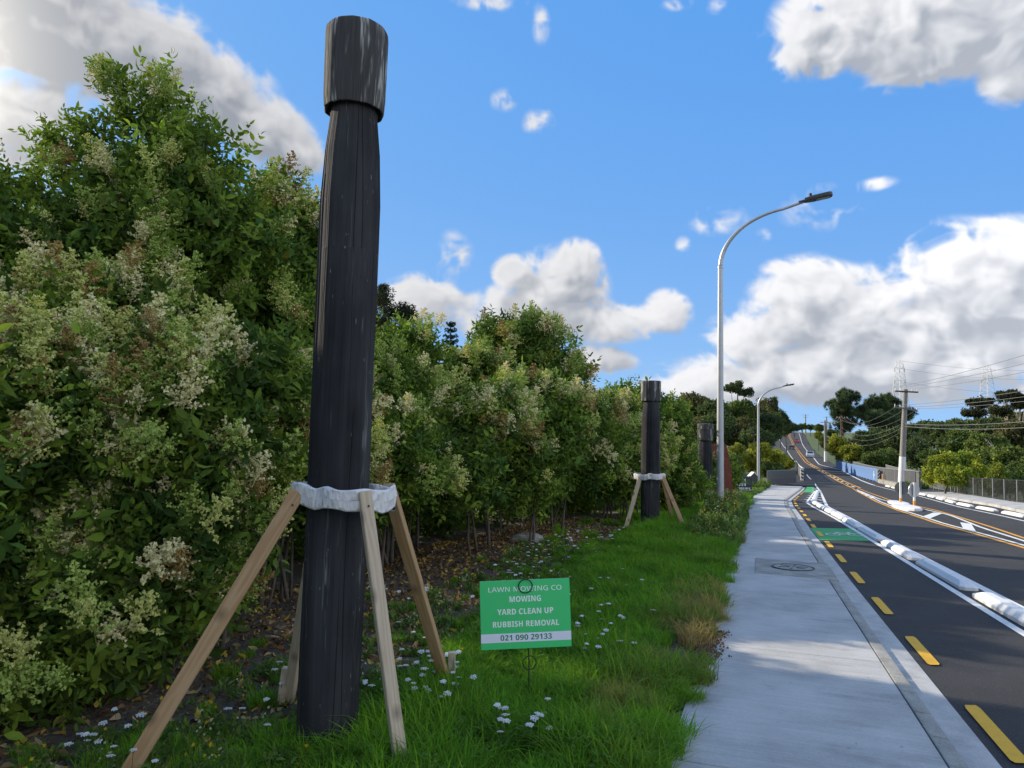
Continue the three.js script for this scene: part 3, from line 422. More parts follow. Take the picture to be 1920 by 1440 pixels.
// ---------------------------------------------------------------- street lamps
function lamp(label, at, poleH, reach, rise, r0) {
  const t = thing('street_lamp', label, 'street lamp', at, -0.30, 'galvanised street lamps along the path');
  part('pole', tube([V(0, -0.2, 0), V(0, poleH * 0.5, 0), V(0, poleH, 0)], r0, r0 * 0.62, 20), M.galv, t);
  const col = new THREE.CylinderGeometry(r0 * 0.72, r0 * 0.72, 0.05, 20); col.translate(0, poleH, 0); part('collar', col, M.galv, t);
  const pts = []; for (let k = 0; k <= 26; k++) { const a = k / 26, th = a * 78 * rad; pts.push(V(reach * 0.62 * (1 - Math.cos(th)) / (1 - Math.cos(78 * rad)) * 1.0, poleH + rise * 0.86 * Math.sin(th) / Math.sin(78 * rad), 0)); } pts.push(V(reach * 0.84, poleH + rise * 0.96, 0));
  part('arm', tube(pts, r0 * 0.6, r0 * 0.36, 16), M.galv, t);
  const hd = new THREE.Group(); hd.name = 'lamp_head'; t.add(hd); hd.position.set(reach * 0.84, poleH + rise * 0.96, 0); hd.rotation.z = 10 * rad;
  const sh = new THREE.Shape(); sh.moveTo(0, -0.07); sh.lineTo(0.2, -0.13); sh.lineTo(0.52, -0.14); sh.quadraticCurveTo(0.62, -0.12, 0.62, 0); sh.quadraticCurveTo(0.62, 0.12, 0.52, 0.14); sh.lineTo(0.2, 0.13); sh.lineTo(0, 0.07);
  const body = new THREE.ExtrudeGeometry(sh, { depth: 0.05, bevelEnabled: true, bevelThickness: 0.025, bevelSize: 0.02, bevelSegments: 3 }); body.rotateX(Math.PI / 2); body.translate(0, 0.045, 0); part('housing', body, M.darkMetal, hd);
  part('lens', box(0.30, 0.012, 0.19, 0.4, -0.036, 0), M.lens, hd); const cell = new THREE.CylinderGeometry(0.035, 0.04, 0.09, 12); cell.translate(0.14, 0.12, 0); part('light_sensor', cell, M.blackMetal, hd); part('spigot', tube([V(-0.16, 0, 0), V(0.06, 0.01, 0)], 0.045, 0.045, 12), M.darkMetal, hd);
  return t;
}
lamp('tall galvanised street lamp rising from the weedy verge beside the footpath', [5.35, verge(5.35, 18.2) - 0.05, -18.2], 6.6, 2.45, 1.66, 0.1);
lamp('galvanised street lamp beside the grey railing before the bridge', [18.77, H(54) - 0.1, -54], 6.2, 2.3, 1.6, 0.12);

// ---------------------------------------------------------------- red brick fin
{
  const t = thing('brick_fin', 'tall red brick fin with one curved edge behind the lamp post', 'brick monument', [8.85, verge(8.85, 30) - 0.1, -30], -0.1);
  const hF = 2.45, edge = (y) => 0.50 - 0.28 * Math.pow(clamp(y / hF), 2.6), L = -0.42;
  const sh = new THREE.Shape(); sh.moveTo(L, 0); for (let k = 0; k <= 16; k++) sh.lineTo(edge(k / 16 * hF), k / 16 * hF); sh.lineTo(L, hF); const g = new THREE.ExtrudeGeometry(sh, { depth: 0.3, bevelEnabled: false }); g.translate(0, 0, -0.32); part('core', g, M.mortar, t);
  const bw = 0.2, bh = 0.075; const shared = {};
  for (let r = 0; r < 29; r++) { const y = 0.045 + r * (bh + 0.009), x1 = edge(y + bh) - 0.004; let x = L + 0.006 - (r % 2 ? bw / 2 : 0); for (; x < x1 - 0.03; x += bw + 0.009) { const a = Math.max(x, L + 0.004), b = Math.min(x + bw, x1); if (b - a < 0.03) continue; const key = (b - a).toFixed(2); shared[key] ??= new THREE.BoxGeometry(+key - 0.002, bh, 0.03); const m = part('brick', shared[key], M.brickRed[Math.floor(vn(r * 3.3, x * 7 + 5) * 2.99)], t); m.position.set((a + b) / 2, y + bh / 2, -0.009); } }
}
// ---------------------------------------------------------------- dark notice board with white lettering
{
  const cv = document.createElement('canvas'); cv.width = 512; cv.height = 256; const c = cv.getContext('2d'); c.fillStyle = '#16201f'; c.fillRect(0, 0, 512, 256); c.fillStyle = '#e4ecf6'; c.textBaseline = 'alphabetic';
  const w = (s, x, y, px, width) => { c.save(); c.font = `bold ${px}px sans-serif`; c.translate(x, y); c.scale(width / c.measureText(s).width, 1); c.fillText(s, 0, 0); c.restore(); };
  w('WAITANGI', 60, 86, 82, 300); w('WAITITI', 108, 160, 82, 252); c.fillStyle = '#c9d2dc'; c.fillRect(380, 26, 24, 132);
  c.fillStyle = '#e4ecf6'; const r = mulberry(5); for (const [y, h] of [[188, 20], [222, 14]]) for (let x = 96; x < 490;) { const k = 8 + r() * 16; c.fillRect(x, y, k, h); x += k + 3 + (r() > 0.8 ? 10 : 0); }
  c.fillStyle = '#4d6a52'; for (let k = 0; k < 5; k++) c.fillRect(424, 40 + k * 22, 70, 6);
  const map = new THREE.CanvasTexture(cv); map.colorSpace = THREE.SRGBColorSpace; const face = std({ map, roughness: 0.5 });
  const s = thing('notice_board', 'dark board with large white lettering beside the brick fin', 'sign', [12.1, verge(12.1, 38) - 0.02, -38], 0.0);
  const b = part('board', new THREE.BoxGeometry(1.5, 0.74, 0.03), [M.blackMetal, M.blackMetal, M.blackMetal, M.blackMetal, face, M.blackMetal], s); b.position.set(0, 0.56, 0); for (const x of [-0.65, 0.65]) part('post', box(0.07, 1.1, 0.07, x, 0.45, -0.06), M.darkMetal, s);
}
{ // small gabled box
  const s = thing('gabled_box', 'small dark gabled box with pale roof edges near the second street lamp', 'box', [17.0, H(50) - 0.1, -50], 0); part('body', box(0.5, 0.75, 0.5, 0, 0.55, 0), M.darkMetal, s); part('post', box(0.1, 0.4, 0.1, 0, 0.1, 0), M.brownwood, s);
  const g = new THREE.Shape(); g.moveTo(-0.25, 0); g.lineTo(0, 0.25); g.lineTo(0.25, 0); const e = new THREE.ExtrudeGeometry(g, { depth: 0.49, bevelEnabled: false }); e.translate(0, 0.925, -0.245); part('gable', e, M.darkMetal, s);
  for (const k of [-1, 1]) { const r = box(0.44, 0.035, 0.6); r.rotateZ(-k * Math.PI / 4); r.translate(k * 0.15, 1.08, 0); part('roof_panel', r, M.whitePaint, s); }
}
// ---------------------------------------------------------------- railings: posts, rails, and thin bars too fine to pick apart
function railing(name, label, a, b, ha, hb, o) {
  const t = thing(name, label, o.category ?? 'railing', [0, 0, 0], 0), L = Math.hypot(b[0] - a[0], b[1] - a[1]), P = (k, y) => V(lerp(a[0], b[0], k), H(lerp(a[1], b[1], k)) + (o.base ?? 0) + y, -lerp(a[1], b[1], k)), hh = (k) => lerp(ha, hb, k);
  const n = Math.max(1, Math.round(L / (o.every ?? 2))); for (let k = 0; k <= n; k++) part('post', bar(P(k / n, -0.1), P(k / n, hh(k / n) + (o.proud ?? 0.02)), o.post ?? 0.06), o.postMat ?? o.mat, t);
  const run = (y, w, h, mat, nm) => { const g = []; for (let k = 0; k < n; k++) g.push(bar(P(k / n, y * hh(k / n)), P((k + 1) / n, y * hh((k + 1) / n)), w, h)); part(nm, join(g), mat, t); };
  run(1, o.rail ?? 0.07, o.rail ?? 0.07, o.railMat ?? o.mat, 'top_rail'); run(0.08, 0.04, 0.05, o.mat, 'bottom_rail');
  const m = Math.round(L / (o.gap ?? 0.13)), g = []; for (let k = 1; k < m; k++) g.push(bar(P(k / m, 0.06 * hh(0)), P(k / m, hh(k / m)), o.bar ?? 0.03)); const bars = part('bars', join(g), o.barMat ?? o.mat, t); bars.userData.kind = 'stuff';
  return t;
}
railing('grey_fence', 'grey slatted fence panel at the end of the footpath', [20.6, 57.2], [24.6, 61.5], 1.15, 1.2, { mat: M.greyPaint, gap: 0.2, bar: 0.17, category: 'fence' });
railing('bridge_railing', 'grey railing with pale top edge on the bridge beside the striped marker', [28.7, 70], [44, 110], 1.2, 1.2, { mat: M.greyPaint, railMat: M.whitePaint, gap: 0.16, bar: 0.08, every: 3 });
const blue = railing('blue_railing', 'long blue railing along the road on the bridge', [36.7, 71.5], [51.6, 113], 1.3, 1.25, { mat: M.bluePaint, gap: 0.24, bar: 0.09, every: 2.4, post: 0.09 });
{ // panel with a white figure at its near end
  const a = V(36.75, H(71.5), -71.5), b = V(37.85, H(74.5), -74.5), g = new THREE.BoxGeometry(a.distanceTo(b), 1.18, 0.05), m = part('panel', g, M.bluePaint, blue); m.position.copy(a).add(b).multiplyScalar(0.5).add(V(-0.09, 0.66, 0.04)); m.rotation.y = Math.atan2(3, 1.1);
  const s = new THREE.Shape(); [[-0.1, -0.5], [-0.25, -0.1], [-0.6, 0.02], [-0.24, 0.06], [-0.18, 0.24], [-0.3, 0.45], [-0.05, 0.38], [0.18, 0.4], [0.28, 0.1], [0.42, -0.05], [0.22, -0.18], [0.16, -0.5]].forEach(([x, y], i) => i ? s.lineTo(x, y) : s.moveTo(x, y));
  const f = part('white_figure', new THREE.ExtrudeGeometry(s, { depth: 0.01, bevelEnabled: false }), M.whitePaint, m); f.position.set(0.1, 0, -0.035); const f2 = f.clone(); f2.position.z = 0.026; m.add(f2);
  const end = thing('hazard_marker', 'white board with black diagonal stripes at the end of the blue railing', 'marker', [36.4, H(70.6), -70.6], 0.2); part('board', box(0.34, 1.25, 0.04, 0, 0.68, 0), M.whitePaint, end); for (let k = 0; k < 3; k++) { const q = box(0.38, 0.12, 0.012, 0, 0.45 + k * 0.32, 0.027); q.translate(0, -(0.45 + k * 0.32), 0); q.rotateZ(0.7); q.scale(0.8, 1, 1); q.translate(0.06, 0.45 + k * 0.32, 0); part('stripe', q, M.blackMetal, end); }
  const y = thing('yellow_post', 'short yellow post beside the blue railing', 'post', [36.2, H(69.4) - 0.05, -69.4], 0); part('shaft', box(0.09, 0.85, 0.09, 0, 0.42, 0), M.orange, y); part('cap', box(0.11, 0.03, 0.11, 0, 0.86, 0), M.whitePaint, y);
  const hz = thing('hazard_marker', 'narrow black and white striped marker at the end of the grey bridge railing', 'marker', [28.45, H(69.6), -69.6], 0.2); part('board', box(0.3, 1.1, 0.04, 0, 0.62, 0), M.whitePaint, hz); for (let k = 0; k < 3; k++) { const q = box(0.3, 0.15, 0.012, 0, 0, 0); q.rotateZ(-0.6); q.translate(0, 0.35 + k * 0.32, 0.027); part('stripe', q, M.blackMetal, hz); }
}
railing('footbridge_railing', 'grey barred railing on the roadside of the footbridge behind the utility pole', [30.3, 53.4], [49.5, 103], 1.3, 1.25, { mat: M.greyPaint, barMat: M.greyPaint, railMat: M.greyRail, gap: 0.34, bar: 0.055, every: 2.6, base: 0.12 });
railing('footbridge_railing', 'grey barred railing on the far side of the footbridge, ending at the dark fence', [29.0, 47.6], [53, 103], 1.15, 1.3, { mat: M.greyPaint, barMat: M.greyPaint, railMat: M.greyRail, gap: 0.34, bar: 0.055, every: 2.6, base: 0.12 });
{ const t = thing('gate_post', 'thick dark end post of the footbridge railing beside the grass tuft', 'post', [30.45, H(53.2), -53.2], 0.3); part('shaft', box(0.26, 1.4, 0.26, 0, 0.65, 0), M.greyPaint, t); part('cap', box(0.36, 0.07, 0.36, 0, 1.38, 0), M.greyRail, t); }
railing('path_fence', 'low dark mesh fence with thin posts behind the concrete path', [28.75, 46.6], [22.2, 30.4], 1.0, 1.0, { mat: M.blackMetal, postMat: M.greyRail, gap: 0.12, bar: 0.011, every: 2.3, post: 0.045, rail: 0.03, category: 'fence', base: 0.08 });
railing('path_fence', 'dark mesh fence continuing past the thin sign pole out of view', [22.15, 30.3], [17.5, 20], 1.0, 1.0, { mat: M.blackMetal, postMat: M.greyRail, gap: 0.12, bar: 0.011, every: 2.3, post: 0.045, rail: 0.03, category: 'fence', base: 0.08 });
{ const w = thing('retaining_wall', 'low broken stone wall below the footbridge railing', 'wall'); const r = mulberry(12); for (let d = 56; d < 70; d += 0.8) { const x = lerp(31.2, 36.5, (d - 56) / 14), g = bevelBox(0.5, 0.35 + r() * 0.12, 0.74, 0.03); const m = part('stone', g, M.oldConcrete, w); m.position.set(x, H(d) + 0.1, -d - 0.4); m.rotation.y = -0.36 + (r() - 0.5) * 0.1; } }

// ---------------------------------------------------------------- keep-left discs and islands
{
  const islandShape = (L, W) => { const s = new THREE.Shape(); for (let k = 0; k < 24; k++) { const a = k / 24 * 6.2832, x = Math.cos(a) * L / 2, y = Math.sign(Math.sin(a)) * Math.pow(Math.abs(Math.sin(a)), 0.8) * W / 2; k ? s.lineTo(x, y) : s.moveTo(x, y); } const g = new THREE.ExtrudeGeometry(s, { depth: 0.07, bevelEnabled: true, bevelThickness: 0.04, bevelSize: 0.06, bevelSegments: 3 }); g.rotateX(-Math.PI / 2); return g; };
  const place = (label, d, x, L, W) => { const o = single('traffic_island', islandShape(L, W), M.block, label, 'traffic island', 'white median islands'); const sl = Math.atan((H(d + 1) - H(d - 1)) / 2); o.position.set(x, H(d) + RO - 0.02, -d); o.rotation.set(sl * 0.9, 1.17, 0, 'YXZ'); o.rotation.z = sl; o.rotation.x = 0; };
  place('larger white island of the median under the paler round sign', 27.6, 15.3, 4.6, 0.75); place('slender white island of the median under the darker round sign', 31.2, 16.95, 4.2, 0.6);
  const disc = (label, d, x, turn, mat) => { const t = thing('round_sign', label, 'traffic sign', [x, H(d) + 0.02, -d], turn, 'round signs on the median'); part('pole', tube([V(0, 0.18, 0), V(0, 0.92, 0)], 0.045, 0.045, 12), M.whitePaint, t); part('sleeve', tube([V(0, -0.02, 0), V(0, 0.2, 0)], 0.05, 0.05, 12), M.orange, t); const g = new THREE.CylinderGeometry(0.29, 0.29, 0.02, 36); g.rotateX(Math.PI / 2); const p = part('disc', g, mat, t); p.position.set(0.07, 0.62, -0.07); part('bracket', box(0.08, 0.5, 0.05, 0.06, 0.62, -0.04), M.darkMetal, t); };
  disc('round pale metal sign seen from behind on the larger median island', 28.2, 15.95, 0.35, M.galv); disc('round dark sign seen from behind on the slender median island', 31.2, 17.05, -0.2, M.greyPaint);
}
{ // thin sign pole by the dark fence
  const t = thing('sign_pole', 'thin leaning white pole with small plates by the dark fence', 'sign', [28.3, H(45.4), -45.4], 0); part('pole', tube([V(0, -0.1, 0), V(-0.1, 2.6, 0)], 0.055, 0.05, 10), M.whitePaint, t); part('plate', box(0.42, 0.62, 0.04, 0.0, 2.25, -0.06), M.greyRail, t); part('name_plate', box(0.62, 0.22, 0.04, -0.08, 1.87, 0.06), M.whitePaint, t);
}

// ---------------------------------------------------------------- utility poles and wires
function utilityPole(label, a, b, r, mat, whiteTo, arms) {
  const t = thing('utility_pole', label, 'utility pole'); part('pole', tube([a.clone().add(V(0, -0.3, 0)), a.clone().lerp(b, 0.5), b], r, r * 0.62, 14), mat, t);
  if (whiteTo) { const q = a.clone().lerp(b, whiteTo); part('white_band', tube([a.clone().add(V(0, -0.2, 0)), q], r * 1.04, lerp(r, r * 0.62, whiteTo) * 1.04, 14), M.whitePaint, t); }
  for (const [y, w, dy, m] of arms) { const c = a.clone().lerp(b, y), arm = part('crossarm', bar(c.clone().add(V(-w, dy, 0.16)), c.clone().add(V(w, -dy, 0.16)), 0.12, 0.1), m, t); for (const k of [-0.95, -0.5, 0.5, 0.95]) part('insulator', tube([c.clone().add(V(w * k, -dy * k + 0.05, 0.16)), c.clone().add(V(w * k, -dy * k + 0.26, 0.16))], 0.045, 0.03, 8), M.whitePaint, arm); }
  return t;
}
utilityPole('tall grey utility pole with white painted foot before the footbridge', V(32.31, H(59), -59), V(32.78, 5.43, -59), 0.27, M.polewood, 0.31, [[0.975, 0.95, 0.03, M.brownwood], [0.80, 0.95, 0.14, M.greyRail]]);
utilityPole('slim brown utility pole behind the far end of the blue railing', V(54.8, H(118) - 0.4, -118), V(54.86, 4.6, -118), 0.25, M.brownwood, 0.1, [[0.95, 0.9, 0.02, M.brownwood]]);
utilityPole('grey utility pole with white base beside the road past the bridge', V(66.3, H(150), -150), V(66.2, 4.3, -150), 0.3, M.polewood, 0.25, [[0.95, 1.0, 0, M.brownwood]]);
utilityPole('pale utility pole with two arms on the road crest', V(178, H(430), -430), V(178, 12.5, -430), 0.5, M.paleBark, 0, [[0.97, 2.2, 0, M.brownwood], [0.85, 1.8, 0, M.brownwood]]);
utilityPole('thin dark utility pole over the grass strip at the crest', V(182, H(410), -410), V(182, 11, -410), 0.35, M.brownwood, 0, [[0.97, 2.0, 0, M.brownwood]]);
{ const t = thing('pole_sign', 'small white plate on a post beside the slim brown pole', 'sign', [57, H(116), -116], 0); part('post', box(0.1, 2.4, 0.1, 0, 1.0, 0), M.greyRail, t); part('plate', box(0.8, 0.9, 0.05, 0, 2.4, 0.08), M.whitePaint, t); }
function wire(label, a, b, sag, r, mat, group) { const p = []; for (let k = 0; k <= 20; k++) { const t = k / 20, q = a.clone().lerp(b, t); q.y -= sag * 4 * t * (1 - t); p.push(q); } single('overhead_wire', tube(p, r, r, 5, false), mat, label, 'wire', group); }
const PA = V(32.6, 5.45, -58.85), PB = V(27, 7.4, -22);
for (const [k, y] of [[-0.9, 0.1], [0, 0.15], [0.9, 0.02]]) wire('thin dark wire running up from the top arm of the grey utility pole', PA.clone().add(V(k, y, 0)), PB.clone().add(V(k * 1.2, k * -0.5, 0)), 0.5, 0.014, M.wire, 'wires from the top arm over the road');
for (const k of [-0.8, 0.1, 0.9]) wire('pale wire running from the lower arm of the grey utility pole past the treetops', V(32.7 + k, 3.95 - k * 0.15, -58.85), V(28 + k, 5.4 - k * 0.3, -22), 0.5, 0.014, M.paleWire, 'pale wires from the lower arm');
wire('thick pale cable sagging from the middle of the grey utility pole', V(32.5, 2.55, -58.7), V(28.4, 4.3, -22), 0.75, 0.018, M.paleWire); wire('second cable sagging just below the thick pale cable', V(32.5, 2.35, -58.7), V(28.8, 4.0, -22), 0.85, 0.018, M.wire);
wire('service wire dropping from the grey utility pole into the trees', V(32.5, 2.2, -58.9), V(44, 1.4, -70), 0.8, 0.016, M.paleWire);
for (let k = 0; k < 3; k++) wire('wire slung from the lower arm of the grey pole to the slim brown pole', V(31.8 + k * 0.85, 3.95 - k * 0.12, -58.8), V(54 + k * 0.8, 4.45, -118), 1.3 + k * 0.18, 0.013, M.paleWire, 'wires slung between the grey and brown poles');
for (let k = 0; k < 3; k++) wire('low cable slung between the grey pole and the brown pole', V(32.4, 2.6 - k * 0.3, -58.8), V(54.8, 2.7 - k * 0.7, -118), 1.2 + k * 0.12, 0.014, M.paleWire, 'low cables between the grey and brown poles');
for (let k = 0; k < 3; k++) wire('wire between the slim brown pole and the pole past the bridge', V(54.2 + k * 0.6, 4.4, -118), V(65.5 + k * 0.7, 4.1, -150), 0.7, 0.03, M.wire, 'wires past the bridge');

// ---------------------------------------------------------------- lattice pylons
function pylon(label, x, z, base, top, arms, w) {
  const t = thing('lattice_pylon', label, 'pylon', [x, base, z], 0.25), h = top - base, half = (y) => w * (1 - 0.86 * Math.pow(y / h, 0.75)) + 0.35, r = 0.16;
  for (const [a, b] of [[-1, -1], [1, -1], [1, 1], [-1, 1]]) part('leg', join([0, 1, 2, 3, 4, 5, 6, 7].map((k) => { const y0 = k / 8 * h, y1 = (k + 1) / 8 * h; return bar(V(a * half(y0), y0, b * half(y0)), V(a * half(y1), y1, b * half(y1)), r); })), M.pylon, t);
  const g = [], n = 16; for (let k = 0; k < n; k++) { const y0 = k / n * h, y1 = (k + 1) / n * h, A = half(y0), B = half(y1); for (const s of [-1, 1]) { g.push(bar(V(-A, y0, s * A), V(B, y1, s * B), r * 0.55), bar(V(A, y0, s * A), V(-B, y1, s * B), r * 0.55), bar(V(s * A, y0, -A), V(s * B, y1, B), r * 0.5)); } }
  const lat = part('bracing', join(g), M.pylon, t); lat.userData.kind = 'stuff';
  for (const [y, L] of arms) { const arm = part('crossarm', join([bar(V(-L, y, 0), V(L, y, 0), r * 1.2), bar(V(-L, y, 0), V(-half(y), y + 1.6, 0), r * 0.7), bar(V(L, y, 0), V(half(y), y + 1.6, 0), r * 0.7)]), M.pylon, t); for (const s of [-1, 1]) part('insulator', bar(V(s * L, y, 0), V(s * L, y - 2.2, 0), 0.2), M.paleWire, arm); }
}
pylon('lattice pylon with three equal arms rising behind the grey utility pole', 219, -400, -2, 43, [[41, 3.4], [34, 3.5], [27, 3.5]], 5.5);
pylon('lattice pylon with a peaked head standing beyond the flat-topped trees', 302, -450, -2, 46.5, [[39, 4.6], [30.5, 4.4], [22.5, 5.4]], 6.5);
for (const [y, k] of [[43.2, 0], [38.6, 1], [31, 2]]) wire('faint high wire between the two lattice pylons', V(219 + k, y, -400), V(420, y + 10 - k * 2, -470), 6, 0.05, M.paleWire, 'high wires between the pylons');

// ---------------------------------------------------------------- cars
function car(label, x, d, turn, paint, W = 1.78, group = 'cars on the far road') {
  const t = thing('car', label, 'car', [x, H(d) + RO + 0.01, -d], turn, group);
  const ext = (pts, w, z = 0) => { const s = new THREE.Shape(); pts.forEach(([a, b], i) => i ? s.lineTo(a, b) : s.moveTo(a, b)); const g = new THREE.ExtrudeGeometry(s, { depth: w - 0.12, bevelEnabled: true, bevelThickness: 0.06, bevelSize: 0.05, bevelSegments: 2 }); g.translate(0, 0, -w / 2 + 0.06 + z); return g; };
  part('body', ext([[-2.1, 0.3], [2.1, 0.3], [2.12, 0.62], [1.95, 0.82], [0.95, 0.95], [-1.5, 0.98], [-2.08, 0.92]], W), paint, t);
  part('cabin', ext([[-1.75, 0.95], [-1.35, 1.42], [0.2, 1.46], [0.95, 0.95]], W - 0.22), paint, t);
  for (const s of [-1, 1]) { const sh = new THREE.Shape(); [[-1.5, 1.0], [-1.2, 1.36], [0.15, 1.39], [0.75, 1.0]].forEach(([a, b], i) => i ? sh.lineTo(a, b) : sh.moveTo(a, b)); const g = new THREE.ExtrudeGeometry(sh, { depth: 0.02, bevelEnabled: false }); g.translate(0, 0, s * (W / 2 - 0.105) - 0.01); part('side_window', g, M.glass, t); }
  const scr = (x0, y0, x1, y1, nm) => { const g = bar(V(x0, y0, 0), V(x1, y1, 0), 0.03, W - 0.5); part(nm, g, M.glass, t); }; scr(0.98, 1.03, 0.36, 1.46, 'windscreen'); scr(-1.83, 1.03, -1.48, 1.42, 'rear_window');
  for (const a of [-1.3, 1.3]) for (const s of [-1, 1]) { const g = new THREE.CylinderGeometry(0.32, 0.32, 0.2, 20); g.rotateX(Math.PI / 2); g.translate(a, 0.32, s * (W / 2 - 0.1)); const w = part('wheel', g, M.rubber, t); const r = new THREE.CylinderGeometry(0.19, 0.19, 0.02, 16); r.rotateX(Math.PI / 2); r.translate(a, 0.32, s * (W / 2 + 0.005)); part('rim', r, M.galv, w); }
  for (const s of [-1, 1]) { part('headlight', box(0.06, 0.14, 0.36, 2.12, 0.68, s * 0.6), M.lens, t); part('tail_light', box(0.05, 0.18, 0.26, -2.13, 0.75, s * 0.66), M.red, t); } part('number_plate', box(0.03, 0.13, 0.4, -2.14, 0.55, 0), M.whitePaint, t);
}
const heading = Math.atan2(1, 0.38), paint = (r, g, b) => new THREE.MeshPhysicalMaterial({ color: lin(r, g, b), roughness: 0.4, clearcoat: 1, clearcoatRoughness: 0.08 });
car('silver hatchback driving down the road toward the bridge', 73.5, 175, heading + Math.PI, paint(0.62, 0.66, 0.7));
car('dark car driving up the road past the bridge', 95.8, 243, heading, paint(0.02, 0.025, 0.035)); car('red car on the hill near the grass strip', 122.5, 305, heading + Math.PI, paint(0.55, 0.05, 0.03));
for (const [k, d, c] of [['white', 395, [0.7, 0.7, 0.7]], ['silver', 372, [0.45, 0.46, 0.48]], ['dark grey', 352, [0.05, 0.05, 0.06]]]) car(`${k} car parked at the roadside near the crest`, xLaneL(d) - 2.4, d, heading, paint(...c), 1.78, 'cars parked near the crest');

// ---------------------------------------------------------------- far houses among the trees
for (const [label, x, y, z, w] of [['small white house with grey roof among the trees below the ridge', 113, 0, -190, 9]]) {
  const t = thing('house', label, 'house', [x, y - 3, z], 0.4); part('wall', box(w, 4, 6, 0, 2, 0), M.whitePaint, t); const s = new THREE.Shape(); s.moveTo(-w / 2 - 0.4, 0); s.lineTo(0, 1.8); s.lineTo(w / 2 + 0.4, 0); const g = new THREE.ExtrudeGeometry(s, { depth: 6.8, bevelEnabled: false }); g.translate(0, 4.002, -3.4); part('roof', g, M.greyPaint, t);
  for (const k of [-0.3, 0.05, 0.32]) part('window', box(w * 0.16, 1.2, 0.06, w * k, 2.4, 3.03), M.glass, t);
}
const tallPrivet=[[-3.96,5.04,-7.4,0.34,0.44,0.41],[-4.06,5.45,-7.4,0.14,0.17,0.16],[-3.32,4.52,-7.3,0.41,0.3,0.37],[-4.65,4.62,-7.3,0.34,0.27,0.32],[-3.67,4.1,-7.2,0.81,0.46,0.67],[-3.95,3.54,-7,0.89,0.5,0.73],[-2.86,3.62,-7,0.45,0.39,0.44],[-3.52,2.9,-7,1,0.63,0.86]];
const flowerPrivet=[[-3.45,1.63,-5.3,0.8,0.68,0.77],[-2.68,1.69,-5.6,0.76,0.72,0.76],[-2.23,1.75,-6.2,0.56,0.7,0.66],[-3.45,2.31,-6,0.9,0.5,0.73],[-3.39,0.95,-5.1,0.65,0.57,0.64],[-2.48,0.99,-5.6,0.63,0.46,0.57],[-3.29,0.27,-4.9,0.4,0.4,0.4],[-2.66,0.33,-5.6,0.38,0.38,0.38]];
const edgePrivet=[[-4.8,3.41,-6.6,0.55,0.6,0.6],[-5.35,4.04,-6.8,0.46,0.41,0.46],[-4.8,4.1,-6.8,0.28,0.28,0.28],[-4.47,2.68,-6.4,0.72,0.53,0.66],[-5.21,2.54,-6.2,0.7,1.16,0.98],[-4.43,0.81,-5.4,0.61,1.01,0.85]];
const leanPrivet=[[-2.62,3.64,-8.2,0.46,0.34,0.42],[-2.86,3.18,-7.8,0.64,0.53,0.62],[-2.36,2.6,-7.8,0.53,0.59,0.58],[-2.25,1.89,-7.7,0.49,0.69,0.62],[-2.13,1.12,-8,0.54,0.66,0.63],[-2.91,4.02,-8.2,0.31,0.25,0.29]];
const shadyPrivet=[[-1.82,2.89,-12,0.63,0.5,0.59],[-1.71,1.98,-10.4,0.59,0.78,0.72],[-1.52,1.17,-9.6,0.69,0.72,0.72],[-2.12,1.82,-10.5,0.47,0.95,0.75]];
const broadPrivet=[[0.1,3.34,-15,1.18,0.56,0.92],[-0.74,2.53,-14,0.89,0.58,0.77],[0.96,2.62,-15,0.85,0.73,0.83],[-0.68,1.69,-11.6,1.05,0.7,0.92],[0.4,1.71,-13,1.17,0.93,1.1],[-0.85,1.04,-10.7,0.8,0.6,0.74],[1.39,1.4,-14.6,1.1,0.93,1.07],[0.31,0.86,-12.6,0.8,0.57,0.72]];
const sidePrivet=[[2.31,1.74,-17,0.89,0.96,0.96],[3.14,2.25,-18.5,0.69,0.63,0.69],[2.39,0.75,-16.6,0.94,0.81,0.92],[3.43,1.07,-18.5,0.9,1.25,1.13]];
const conePrivet=[[4.34,1.93,-20,0.39,0.9,0.68],[4.44,0.74,-20,0.51,1.13,0.86],[4.3,-0.11,-19.6,0.62,0.66,0.66]];
const lowPrivet=[[7.18,-0.04,-28,0.55,0.84,0.73],[6.13,-0.42,-25,0.56,0.66,0.64],[9.57,-0.33,-33,0.74,0.87,0.85]];
const darkTree=[[-6.69,7.36,-19,0.69,0.4,0.57],[-5.85,7.01,-19,0.51,0.54,0.54],[-5.85,6.21,-19,0.46,0.43,0.46],[-4.97,5.43,-18,0.49,0.54,0.54],[-5.77,4.86,-18,0.68,0.49,0.61],[-4.34,4.49,-19,0.71,0.86,0.82]];
const darkTree2=[[-3.79,5.28,-23,0.62,0.38,0.53],[-4.24,5.8,-23,0.38,0.48,0.45],[-4.34,4.27,-22,0.74,0.83,0.82]];
